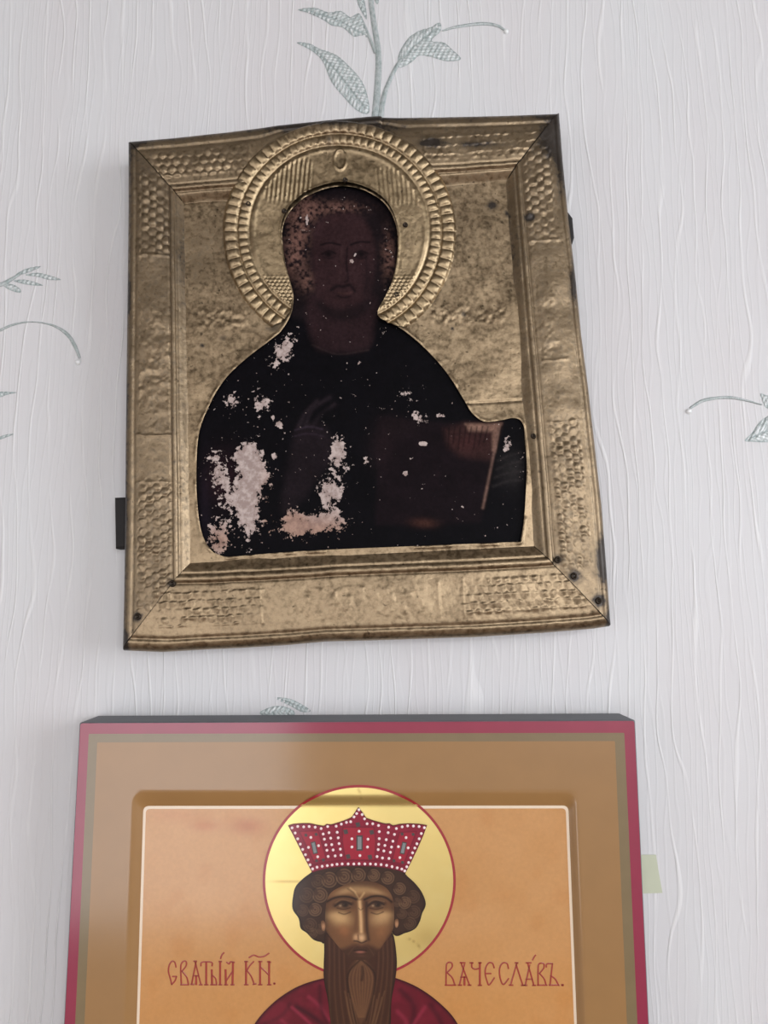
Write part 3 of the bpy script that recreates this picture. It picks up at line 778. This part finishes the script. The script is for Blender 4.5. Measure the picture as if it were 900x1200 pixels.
    return k.c
layer('painted_figure', [(226, 208), (622, 208), (622, 645), (226, 660)], TF - .0018, 1.2, M['old_paint'], old, col=oldcol, extra={'wear': wearf, 'pink': pinkf},
      hfun=lambda px, py: -.0)['label'] = 'blackened, flaking painted figure with book'

# ================================================================== NEW ICON WITH CROWNED FIGURE
T2 = 0.030; T2F = T2 - 0.0030
lx, lz = unproject(415, 1640, 0.0)
new = empty('painted_panel_icon', (float(lx), 0.0, float(lz)))
tag(new, 'varnished panel icon with crimson edge, crowned bearded saint on orange ground, red lettering', 'icon')

def rrect(tl, tr, sl, sr, yb, rad, n=7):
    """rounded quad given by its top corners, side slopes and bottom line"""
    br = (tr[0] + (yb - tr[1]) * sr, yb); bl = (tl[0] + (yb - tl[1]) * sl, yb)
    Q = [np.array(p, float) for p in (tl, tr, br, bl)]; out = []
    for i in range(4):
        p, a, b = Q[i], Q[i - 1], Q[(i + 1) % 4]
        ua = (a - p) / np.linalg.norm(a - p); ub = (b - p) / np.linalg.norm(b - p)
        for k in range(n):
            t = k / (n - 1); out.append(tuple((1 - t) ** 2 * (p + ua * rad) + 2 * t * (1 - t) * p + t * t * (p + ub * rad)))
    return out
O0 = rrect((93, 846.5), (744.5, 843.5), -.0525, .0462, 1640, 3)
O0b = rrect((94.2, 847.6), (743.3, 844.8), -.0525, .0462, 1639, 3)
O1 = rrect((104, 860), (731.6, 858.8), -.047, .0452, 1622, 1.2)
O2 = rrect((114, 870), (720.6, 868.5), -.0455, .0425, 1610, 1.2)
O3 = rrect((157.5, 929.5), (673.5, 931), -.037, .041, 1540, 13)
O4 = rrect((168, 944.5), (666, 944), -.031, .039, 1526, 7)
O5 = rrect((171, 948), (663, 947.3), -.031, .039, 1522, 5)
def loft(name, loops, mat, parent):
    """loops: list of (pixel outline, plane used to place it, height above the wall)"""
    V = []; n = len(loops[0][0])
    for pts, tref, t in loops:
        x, z = unproject([p[0] for p in pts], [p[1] for p in pts], tref); V += [(a, -t, b) for a, b in zip(x, z)]
    Fc = []
    for k in range(len(loops) - 1):
        for i in range(n): Fc.append((k * n + i, (k + 1) * n + i, (k + 1) * n + (i + 1) % n, k * n + (i + 1) % n))
    return make(name, V, Fc, mat, parent, False)
bd = loft('board', [(O0, T2, .002), (O0, T2, T2 - .0008), (O0b, T2, T2)], M['grey_side'], new)
loft('edge_band', [(O0b, T2, T2), (O1, T2, T2)], M['crimson_edge'], new)['label'] = 'crimson painted edge band'
loft('inner_band', [(O1, T2, T2), (O2, T2, T2)], M['olive_edge'], new)['label'] = 'olive grey painted band'
def mids(A, B, k): return [(a[0] * (1 - k) + b[0] * k, a[1] * (1 - k) + b[1] * k) for a, b in zip(A, B)]
bo = loft('border', [(O2, T2, T2), (mids(O2, O3, .88), T2, T2), (mids(O2, O3, .96), T2, T2), (O3, T2, T2 - .0003), (mids(O3, O4, .5), T2 - .0015, T2 - .0016), (mids(O3, O4, .9), T2F, T2F + .0002), (O4, T2F, T2F)], M['ochre'], new)
bo.data.shade_smooth(); bo['label'] = 'glossy ochre border stepping down to the picture'
loft('outline', [(O4, T2F, T2F), (O5, T2F, T2F)], M['white_line'], new)['label'] = 'thin white painted line'

def surf(px, py):
    """height of the panel's front above its picture plane (border, step, field)"""
    d = dist_line(O4, px, py, True); d = np.where(inside(O4, px, py), 0, d)
    return (T2 - T2F) * smooth(0, 14, d)
def on(k): return lambda px, py: surf(px, py) + k * .00012
def fieldcol(px, py):
    k = Canvas(px, py, (199, 146, 92))
    k.c = k.c * 1.0
    a = fbm(px / 60, py / 60, 40, 4)
    k.mix(.5 * smooth(.35, .7, a), (206, 154, 102)); k.mix(.35 * smooth(.5, .8, fbm(px / 30, py / 30, 44, 3)), (192, 130, 73))
    k.blob(290, 968, 20, 9, (176, 98, 56), .7); k.blob(240, 968, 16, 6, (184, 108, 66), .6); k.blob(205, 955, 30, 8, (190, 116, 72), .3)
    k.mix(.25 * np.exp(-((py - 1180) / 70) ** 2), (204, 132, 50))
    return k.c
layer('picture_ground', O5, T2F, 5.0, M['paint'], new, col=fieldcol)['label'] = 'orange painted ground'

# halo
HX, HY, HRR = 421.0, 1032.5, 111.5
def goldcol(px, py):
    k = Canvas(px, py, (246, 220, 142))
    k.mix(.4 * smooth(.4, .7, fbm(px / 30, py / 30, 50, 4)), (248, 226, 152))
    k.blob(500, 1100, 20, 16, (196, 156, 84), .4)
    for p in ([(478, 1100), (486, 1104), (500, 1118)], [(312, 1034), (340, 1033), (372, 1035)], [(420, 922), (424, 935)]): k.stroke(p, .8, (170, 130, 70), .5)
    return k.c
hal = layer('halo', ellipse_pts(HX, HY, HRR, HRR + 1, 120), T2F, 3.0, M['gold'], new, hfun=on(1), col=goldcol, edge_step=3)
hal['label'] = 'round gold leaf halo'
ring_o = ellipse_pts(HX, HY, HRR + 1.6, HRR + 2.6, 140); ring_i = ellipse_pts(HX, HY, HRR - 1.4, HRR - .4, 140)
layer('halo_outline', ring_o, T2F, 1.5, M['red_line'], new, holes=[ring_i], hfun=on(1.6))['label'] = 'thin red ring around the gold halo'

# robe (goes on below the frame of the picture)
c8 = conv(290, 900, 3.4615); c4 = conv(335, 1010, 5.294)
ROBE = spline([(286, 1240), (296, 1204), (318, 1177), (345, 1158), (372, 1148), (400, 1143), (421, 1142), (450, 1144), (464, 1146), (490, 1157), (515, 1175), (536, 1199), (552, 1240)], 5)
ROBE += [(572, 1330), (590, 1520), (250, 1520), (268, 1330)]
def robecol(px, py):
    k = Canvas(px, py, (98, 18, 34))
    k.mix(.6 * smooth(.45, .7, fbm(px / 22, py / 22, 61, 3)), (120, 26, 44))
    D, L = (54, 10, 24), (150, 44, 66)
    k.stroke(ROBE[:60], 3.2, (48, 10, 22), .9, 1)
    for p, w_, cc, al in (([(348, 1180), (365, 1190), (382, 1204), (420, 1240)], 4, D, .8), ([(342, 1180), (358, 1194), (372, 1208)], 2.0, L, .7), ([(362, 1168), (374, 1178), (386, 1195)], 2.5, L, .55),
                          ([(330, 1195), (345, 1210), (360, 1230)], 2.5, L, .5), ([(470, 1160), (485, 1180), (480, 1210)], 4, D, .6), ([(466, 1185), (476, 1198), (470, 1220)], 3, L, .5),
                          ([(498, 1180), (488, 1195), (478, 1212)], 2.4, L, .6), ([(505, 1178), (515, 1195), (522, 1215)], 4, D, .6), ([(375, 1155), (376, 1180), (384, 1200)], 3, D, .6), ([(310, 1200), (330, 1190), (340, 1176)], 3, D, .4)):
        k.stroke(p, w_, cc, al)
    for i in range(9):
        x0 = 300 + i * 29; k.stroke([(x0, 1230), (x0 + 8 * math.sin(i * 2.1), 1330), (x0 + 14 * math.sin(i), 1500)], 4, D if i % 2 else L, .6)
    return k.c
robe = layer('robe', ROBE, T2F, 1.6, M['paint'], new, hfun=on(2.4), col=robecol, edge_step=2); robe['label'] = 'dark crimson painted robe'

# hair
HAIR = spline(c4([(160, 62), (110, 100), (62, 150), (45, 210), (42, 290), (80, 350), (92, 410), (130, 440), (170, 480), (215, 495), (250, 490), (330, 300), (470, 230), (600, 300), (668, 450),
                  (740, 440), (800, 415), (830, 370), (845, 320), (868, 260), (845, 190), (800, 130), (745, 78), (720, 30), (600, 0), (450, -10), (300, 0), (180, 30)]), 5, True)
CURLS = [(270, 110, 46), (362, 92, 48), (450, 82, 42), (545, 82, 36), (632, 98, 38), (212, 205, 44), (182, 295, 38), (705, 165, 36), (738, 252, 36), (130, 205, 44), (105, 300, 34), (790, 215, 38), (795, 310, 38),
         (150, 390, 40), (200, 120, 40), (165, 440, 30), (770, 380, 36), (690, 250, 26), (720, 320, 30), (215, 415, 30)]
def haircol(px, py):
    k = Canvas(px, py, (58, 36, 26))
    k.stroke(HAIR + HAIR[:1], 3, (34, 20, 16), .85, 1)
    for ci, (x, y, r) in enumerate(CURLS):
        g_ = 1.0 if ci < 9 else .4
        x, y = c4([(x, y)])[0]; r /= 5.294
        k.blob(x, y, r, r, (84, 57, 40), .5 * g_, 0, 4)
        for q in (1.0, .62, .3):
            k.stroke(ellipse_pts(x, y, r * q, r * q, 12, .6, -2.6, 2.4), .75, (136, 102, 74), .5 * g_, 2)
        k.stroke(ellipse_pts(x, y, r * 1.18, r * 1.18, 14), .8, (36, 22, 17), .6 * g_, 2)
    return k.c
hair = layer('hair', HAIR, T2F, .8, M['paint'], new, hfun=on(3.2), col=haircol, edge_step=1.5); hair['label'] = 'dark brown painted curls'

# beard
BEARD = spline(c4([(246, 440), (238, 560), (236, 720), (262, 860), (280, 1006), (300, 1120), (380, 1240), (450, 1290), (540, 1240), (630, 1120), (650, 1006), (655, 860), (680, 720), (688, 600), (662, 440),
                   (600, 470), (460, 480), (330, 480)]), 5, True)
def beardcol(px, py):
    k = Canvas(px, py, (66, 38, 26))
    k.stroke(BEARD + BEARD[:1], 3, (36, 20, 16), .8, 1)
    L = (120, 82, 54); D = (40, 22, 17)
    C4 = lambda pts: c4(pts)
    k.poly(spline(C4([(465, 590), (400, 650), (385, 720), (400, 830), (440, 960), (470, 1010), (510, 930), (540, 830), (548, 720), (530, 650)]), 5, True), (92, 60, 40), .8, 2.5)
    for dx in (-70, -48, -26, -8, 10, 28, 48, 68):
        k.stroke(C4([(466 + dx * .25, 605), (466 + dx, 700), (466 + dx * .9, 800), (470 + dx * .3, 960)]), .9, L, .55)
    k.stroke(C4([(466, 600), (388, 690), (392, 820), (430, 980), (450, 1060)]), 1.5, D, .8); k.stroke(C4([(466, 600), (550, 690), (545, 820), (500, 980)]), 1.5, D, .8)
    k.stroke(C4([(475, 650), (478, 690), (472, 730)]), 2, D, .7)
    for i in range(9):
        x = 255 + i * 15; k.stroke(C4([(x, 470), (x + 2, 620), (x - 2 + i * 2, 800), (x + 10 + i * 5, 1010), (x + 40 + i * 8, 1160)]), 1.0, L if i % 2 else D, .20)
        x = 670 - i * 14; k.stroke(C4([(x, 470), (x + 4, 620), (x - 4 - i * 2, 800), (x - 20 - i * 8, 1010), (x - 60 - i * 9, 1160)]), 1.0, L if i % 2 else D, .20)
    for i in range(5):
        k_ = i * 37 % 60
        k.stroke(C4([(366 + i * 11, 800 + k_), (384 + i * 11, 900 + k_), (420 + i * 9, 1060)]), .9, (120, 84, 56), .35); k.stroke(C4([(612 - i * 16, 800 + k_), (585 - i * 13, 900 + k_), (540 - i * 8, 1060)]), .9, (120, 84, 56), .38)
    return k.c
beard = layer('beard', BEARD, T2F, .8, M['paint'], new, hfun=on(4.0), col=beardcol, edge_step=1.5); beard['label'] = 'long brown painted beard'

# face
FACE = spline(c4([(262, 215), (290, 180), (345, 150), (400, 128), (470, 118), (540, 122), (610, 150), (650, 195), (668, 250), (672, 330), (668, 400), (650, 450), (610, 500), (570, 560), (520, 600), (465, 606), (410, 600),
                  (350, 550), (300, 490), (258, 440), (246, 400), (244, 330), (250, 260)]), 5, True)
def facecol(px, py):
    k = Canvas(px, py, (112, 74, 46))
    B = lambda x, y, rx, ry, c_, al, rot=0, p=2: k.blob(335 + x / 5.294, 1010 + y / 5.294, rx / 5.294, ry / 5.294, c_, al, rot, p)
    S = lambda pts, w_, c_, al: k.stroke(c4(pts), w_ / 5.294, c_, al)
    L = (206, 164, 112); D = (44, 26, 20)
    B(245, 330, 26, 110, (62, 38, 27), .8); B(668, 330, 26, 110, (62, 38, 27), .8)
    B(470, 130, 220, 34, (70, 44, 30), .75)
    B(460, 175, 85, 26, L, .45); B(365, 180, 60, 18, (190, 150, 104), .5, -.3); B(560, 185, 60, 16, (190, 150, 104), .5, .25)
    B(340, 350, 62, 42, L, .8, .25); B(320, 330, 55, 22, L, .5); B(590, 350, 62, 42, (196, 154, 106), .75, -.2); B(600, 325, 50, 20, L, .5)
    B(360, 420, 34, 44, (156, 100, 62), .6, -.4); B(590, 430, 34, 50, (146, 98, 62), .6, .4)
    S([(430, 60 + 130), (456, 226), (486, 190)], 7, L, .6); S([(384, 165), (420, 190), (446, 222)], 6, D, .45); S([(400, 160), (432, 184)], 6, L, .6)
    # eye sockets, brows, lids
    for cx, sg in ((358, 1), (560, -1)):
        B(cx, 262, 78, 34, (72, 45, 31), .85); B(cx + 6, 266, 34, 12, (150, 116, 84), .6)
        B(cx + 10, 263, 25, 19, (34, 20, 16), .98, 0, 4); B(cx - 20, 270, 7, 5, (176, 144, 112), .7); B(cx + 2, 262, 4, 4, (96, 72, 54), .5)
        S([(cx - 52, 272), (cx - 20, 250), (cx + 12, 246), (cx + 48, 262)], 6, (26, 15, 13), 1.0); S([(cx - 56, 268), (cx, 240), (cx + 56, 256)], 12, (52, 31, 23), .6)
        S([(cx - 40, 284), (cx, 292), (cx + 42, 282)], 4, (50, 30, 22), .8); S([(cx - 30, 312), (cx + 6, 322), (cx + 44, 308)], 5, (60, 38, 27), .75)
        S([(cx - 50, 252), (cx - 10, 232), (cx + 50, 244)], 4, (130, 94, 64), .5)
    S([(256, 244), (300, 222), (350, 213), (400, 217), (440, 232)], 9, (30, 17, 14), .95); S([(488, 232), (530, 214), (575, 210), (620, 220), (656, 246)], 9, (30, 17, 14), .95)
    # nose
    S([(448, 240), (440, 330), (430, 420), (418, 470)], 11, (104, 68, 44), .7); S([(500, 250), (500, 330), (504, 420), (512, 480)], 13, (58, 35, 25), .9)
    S([(458, 245), (462, 300), (466, 360), (468, 430)], 12, (216, 170, 120), .9); S([(452, 285), (464, 296), (478, 286)], 4, D, .6)
    B(434, 466, 16, 22, (204, 156, 112), .8); B(470, 468, 20, 24, (222, 176, 130), .9); S([(424, 488), (445, 490), (470, 500), (500, 488)], 6, (50, 28, 22), .9)
    S([(448, 452), (450, 478)], 4, (84, 52, 36), .8); B(460, 520, 50, 10, (128, 78, 54), .6)
    # moustache and mouth running into the beard
    k.poly(spline(c4([(375, 528), (430, 508), (470, 514), (505, 508), (555, 528), (600, 560), (590, 640), (470, 660), (350, 640), (320, 555)]), 4, True), (62, 37, 26), .92, 4)
    B(462, 556, 28, 8, (150, 92, 76), .9, 0, 3); S([(424, 548), (462, 545), (500, 548)], 5, (40, 22, 18), .9); B(466, 580, 30, 8, (84, 52, 38), .7)
    S([(452, 512), (420, 530), (390, 570)], 5, (92, 60, 41), .35); S([(480, 512), (515, 530), (545, 575)], 5, (92, 60, 41), .35)
    # jaw hair
    k.poly(spline(c4([(240, 430), (262, 440), (310, 520), (360, 560), (340, 620), (240, 560)]), 4, True), (66, 39, 27), .9, 3); k.poly(spline(c4([(680, 430), (640, 450), (600, 520), (560, 560), (580, 620), (680, 560)]), 4, True), (66, 39, 27), .9, 3)
    return k.c
face = layer('face', FACE, T2F, .55, M['paint'], new, hfun=on(4.8), col=facecol, edge_step=1.2); face['label'] = 'shaded brown painted face'
for e in ([(218, 370), (236, 362), (246, 390), (240, 425), (226, 420)], [(676, 360), (694, 352), (700, 380), (690, 405), (678, 398)]):
    eo = spline(c4(e), 4, True); ec = np.mean(eo, axis=0)
    def earcol(px, py, ec=ec):
        k = Canvas(px, py, (92, 60, 40)); k.blob(ec[0], ec[1] + 1, 2.2, 4, (188, 138, 100), .9); return k.c
    layer('ear', eo, T2F, .7, M['paint'], face, hfun=on(5.3), col=earcol)

# crown
c3 = conv(330, 935, 5.0)
CROWN = c3([(38, 160), (70, 151), (120, 147), (165, 147), (210, 157), (248, 163), (265, 151), (290, 155), (340, 140), (385, 124), (410, 112), (430, 82), (450, 52), (472, 80), (496, 116), (530, 128), (570, 140), (610, 150), (632, 148), (652, 160),
            (690, 152), (740, 148), (800, 150), (852, 158), (830, 220), (795, 300), (760, 372), (725, 440), (680, 424), (600, 408), (520, 400), (440, 398), (360, 400), (280, 410), (215, 425), (180, 436), (140, 360), (100, 280), (65, 210)])
def crowncol(px, py):
    k = Canvas(px, py, (134, 26, 50))
    k.mix(.5 * smooth(.4, .7, fbm(px / 10, py / 10, 80, 3)), (150, 34, 58))
    R = (166, 36, 54)
    for p in ([(360, 170), (540, 170), (552, 250), (545, 365), (375, 362), (355, 250)], [(105, 195), (215, 190), (262, 355), (190, 372)], [(690, 200), (790, 196), (715, 385), (645, 370)]):
        q = c3(p); k.poly(q, R, .75, 1); k.stroke(q + q[:1], .7, (92, 14, 34), .7, 1)
    k.stroke(CROWN + CROWN[:1], 1.1, (70, 12, 28), .9, 1)
    k.stroke(c3([(165, 395), (280, 372), (440, 362), (600, 370), (735, 405)]), .8, (92, 14, 34), .7)
    return k.c
crown = layer('crown', CROWN, T2F, .8, M['paint'], new, hfun=on(5.6), col=crowncol, edge_step=1.4); crown['label'] = 'crimson painted crown studded with pearls'
PEARLS = [(62, 174), (95, 166), (130, 168), (162, 166), (197, 170), (232, 178), (270, 166), (320, 164), (350, 152), (380, 142), (405, 138), (424, 110), (440, 90), (453, 68), (472, 96), (486, 121), (501, 150), (534, 150), (568, 160), (627, 170), (672, 178),
          (706, 168), (738, 162), (772, 163), (805, 166), (836, 173), (80, 204), (95, 238), (110, 269), (124, 300), (140, 331), (155, 361), (167, 390), (182, 414), (818, 207), (806, 238), (792, 267), (780, 292), (767, 320), (756, 349), (744, 377), (733, 402), (721, 426),
          (208, 404), (238, 399), (268, 395), (296, 391), (325, 387), (355, 385), (390, 385), (423, 385), (454, 384), (488, 385), (520, 385), (551, 387), (583, 389), (615, 393), (647, 401), (677, 408), (704, 415),
          (244, 210), (278, 202), (326, 200), (251, 240), (288, 234), (332, 232), (260, 274), (294, 272), (337, 266), (266, 305), (302, 303), (344, 298), (273, 341), (314, 338), (348, 334),
          (572, 196), (624, 202), (661, 212), (572, 237), (613, 243), (652, 252), (569, 270), (605, 277), (644, 286), (566, 301), (599, 309), (637, 317), (559, 342), (591, 350), (629, 353),
          (454, 194), (412, 238), (412, 286), (506, 240), (503, 286), (459, 336), (172, 230), (158, 288), (217, 278), (212, 343), (729, 231), (684, 284), (741, 291), (693, 348)]
V = []; Fc = []
for x, y in PEARLS:
    (px, py), = c3([(x, y)]); X, Z = unproject(px, py, T2F); R = 1.6 * .00052; b = len(V); h0 = T2F + float(surf(np.array([px]), np.array([py]))[0]) + 5.8 * .00012
    for q, hh in ((1, 0), (.7, .00018)):
        for i in range(8):
            a = 2 * math.pi * i / 8; V.append((X + R * q * math.cos(a), -(h0 + hh), Z + R * q * math.sin(a)))
    Fc += [(b + i, b + (i + 1) % 8, b + 8 + (i + 1) % 8, b + 8 + i) for i in range(8)] + [tuple(b + 8 + i for i in range(8))]
pe = make('pearls', V, Fc, M['pearl'], crown); pe['kind'] = 'stuff'; pe['label'] = 'rows of tiny white painted pearls'
def gem(pts, mat, k=6.1): return layer('gem', c3(pts), T2F, 1.0, mat, crown, hfun=on(k))
for cx, cy, rot in ((457, 262, 0), (192, 290, -.22), (713, 292, .22)):
    def rr(hx, hy):
        return [(cx + a * math.cos(rot) - b * math.sin(rot), cy + a * math.sin(rot) + b * math.cos(rot)) for a, b in ((-hx, -hy), (hx, -hy), (hx, hy), (-hx, hy))]
    big = cx == 457
    gem(rr(19, 45) if big else rr(14, 36), M['gem_dark'], 6.1); gem(rr(11, 36) if big else rr(9, 30), M['gem'], 6.6)
for (x, y) in ((376, 197), (528, 200), (390, 342), (518, 345), (143, 217), (203, 212), (447, 155), (706, 210), (770, 212), (658, 366), (708, 376), (205, 366), (245, 362)):
    r_ = 15 if 370 < x < 530 else 10
    gem([(x - r_, y - r_ * .7), (x + r_ * .6, y - r_), (x + r_, y + r_ * .6), (x - r_ * .5, y + r_)], M['gem_dark'])

# red lettering
def letter(strokes, conv_, wd=1.5):
    P = [spline(conv_(s), 5) if len(s) > 2 else conv_(s) for s in strokes]
    V, Fc = ribbon(P, [wd] * len(P), T2F + .00015, .00008)
    return V, Fc
L1 = conv(190, 1100, 6.43); L2 = conv(515, 1100, 6.0)
def inscription(letters, conv_, label):
    V = []; Fc = []
    for st in letters:
        for s in st:
            wd = 2.4 if len(s) == 2 and abs(s[0][0] - s[1][0]) < 8 else 1.75
            a, b = letter([s], conv_, wd); o = len(V); V += a.tolist(); Fc += [tuple(i + o for i in q) for q in b]
    ob = make('lettering', V, Fc, M['letter_red'], new); ob['label'] = label
inscription([
    [[(105, 215), (95, 178), (72, 172), (52, 205), (48, 250), (62, 300), (72, 345)], [(72, 345), (96, 318), (108, 285)], [(78, 285), (108, 285)]],
    [[(145, 345), (140, 215), (155, 175), (180, 172), (180, 205), (150, 245)], [(150, 245), (185, 290), (198, 345)], [(140, 347), (200, 347)]],
    [[(248, 170), (292, 345)], [(255, 175), (222, 345)], [(235, 280), (275, 280)], [(256, 280), (256, 345)], [(215, 345), (240, 345)], [(280, 347), (302, 347)], [(238, 170), (260, 170)]],
    [[(292, 205), (300, 178), (372, 178), (376, 205)], [(332, 178), (332, 345)], [(320, 347), (346, 347)]],
    [[(374, 235), (376, 345)], [(376, 275), (402, 300), (410, 345)], [(366, 347), (412, 347)], [(437, 172), (437, 345)], [(426, 347), (450, 347)], [(428, 172), (448, 172)], [(440, 150), (452, 120), (466, 106)]],
    [[(478, 235), (480, 345)], [(482, 320), (528, 250)], [(534, 178), (530, 345)], [(470, 347), (494, 347)], [(518, 347), (542, 347)], [(486, 178), (505, 190), (515, 175), (545, 178)]],
    [[(632, 172), (632, 345)], [(690, 172), (660, 205), (636, 245)], [(640, 240), (672, 285), (694, 345)], [(620, 347), (648, 347)], [(684, 345), (708, 340)], [(622, 172), (645, 172)]],
    [[(738, 172), (738, 345)], [(806, 172), (806, 345)], [(742, 215), (770, 240), (802, 272)], [(726, 347), (752, 347)], [(794, 347), (820, 347)], [(726, 172), (752, 172)], [(794, 174), (818, 178)], [(655, 142), (690, 125), (730, 138), (770, 132), (805, 110)]],
    [[(842, 334), (850, 342)], [(842, 342), (850, 335)]],
], L1, 'red painted inscription beside the halo, first words')
inscription([
    [[(46, 325), (48, 200), (58, 170), (85, 170), (88, 200), (52, 240)], [(56, 240), (90, 275), (108, 325)], [(40, 327), (114, 327)]],
    [[(152, 170), (212, 327)], [(176, 180), (140, 327)], [(150, 270), (190, 270)], [(176, 270), (176, 327)], [(132, 327), (156, 327)], [(200, 327), (222, 327)], [(145, 168), (180, 170)]],
    [[(228, 170), (228, 200), (250, 215), (278, 210)], [(284, 170), (284, 327)], [(215, 170), (236, 170)], [(276, 170), (294, 170)], [(272, 328), (296, 328)]],
    [[(385, 205), (372, 172), (345, 172), (325, 205), (322, 250), (335, 300), (350, 325), (386, 275)], [(326, 245), (362, 245)]],
    [[(486, 210), (475, 175), (445, 172), (424, 205), (424, 260), (438, 310), (455, 320), (486, 280)]],
    [[(545, 170), (500, 325)], [(540, 185), (586, 327)], [(490, 327), (516, 327)], [(576, 328), (600, 328)], [(532, 170), (552, 170)]],
    [[(620, 170), (664, 327)], [(634, 185), (604, 327)], [(608, 285), (652, 285)], [(596, 328), (616, 328)], [(654, 328), (676, 328)], [(610, 170), (645, 170)], [(655, 150), (666, 128), (676, 116)]],
    [[(694, 325), (694, 200), (705, 175), (732, 175), (734, 205), (702, 245)], [(704, 245), (735, 280), (750, 325)], [(688, 327), (756, 327)]],
    [[(752, 200), (756, 178), (796, 176)], [(794, 176), (778, 325)], [(782, 260), (815, 285), (836, 325)], [(770, 327), (842, 327)]],
    [[(860, 322), (870, 330)], [(860, 330), (870, 322)]],
], L2, 'red painted inscription beside the halo, last word')

# ------------------------------------------------------------------ scrap of tape on the wallpaper
tp = [(745, 1001.5), (768.5, 1001.5), (771, 1018), (776, 1046), (748, 1047)]
x, z = unproject([p[0] for p in tp], [p[1] for p in tp], 0.0)
n = len(tp); V = [(a, -.0001, b) for a, b in zip(x, z)] + [(a, -.0005, b) for a, b in zip(x, z)]
Fc = [tuple(range(n, 2 * n))] + [(i, (i + 1) % n, n + (i + 1) % n, n + i) for i in range(n)]
tape = make('tape_scrap', V, Fc, M['tape'], None, False)
tag(tape, 'small pale green tape scrap stuck to the wallpaper beside the crimson-edged icon', 'tape')
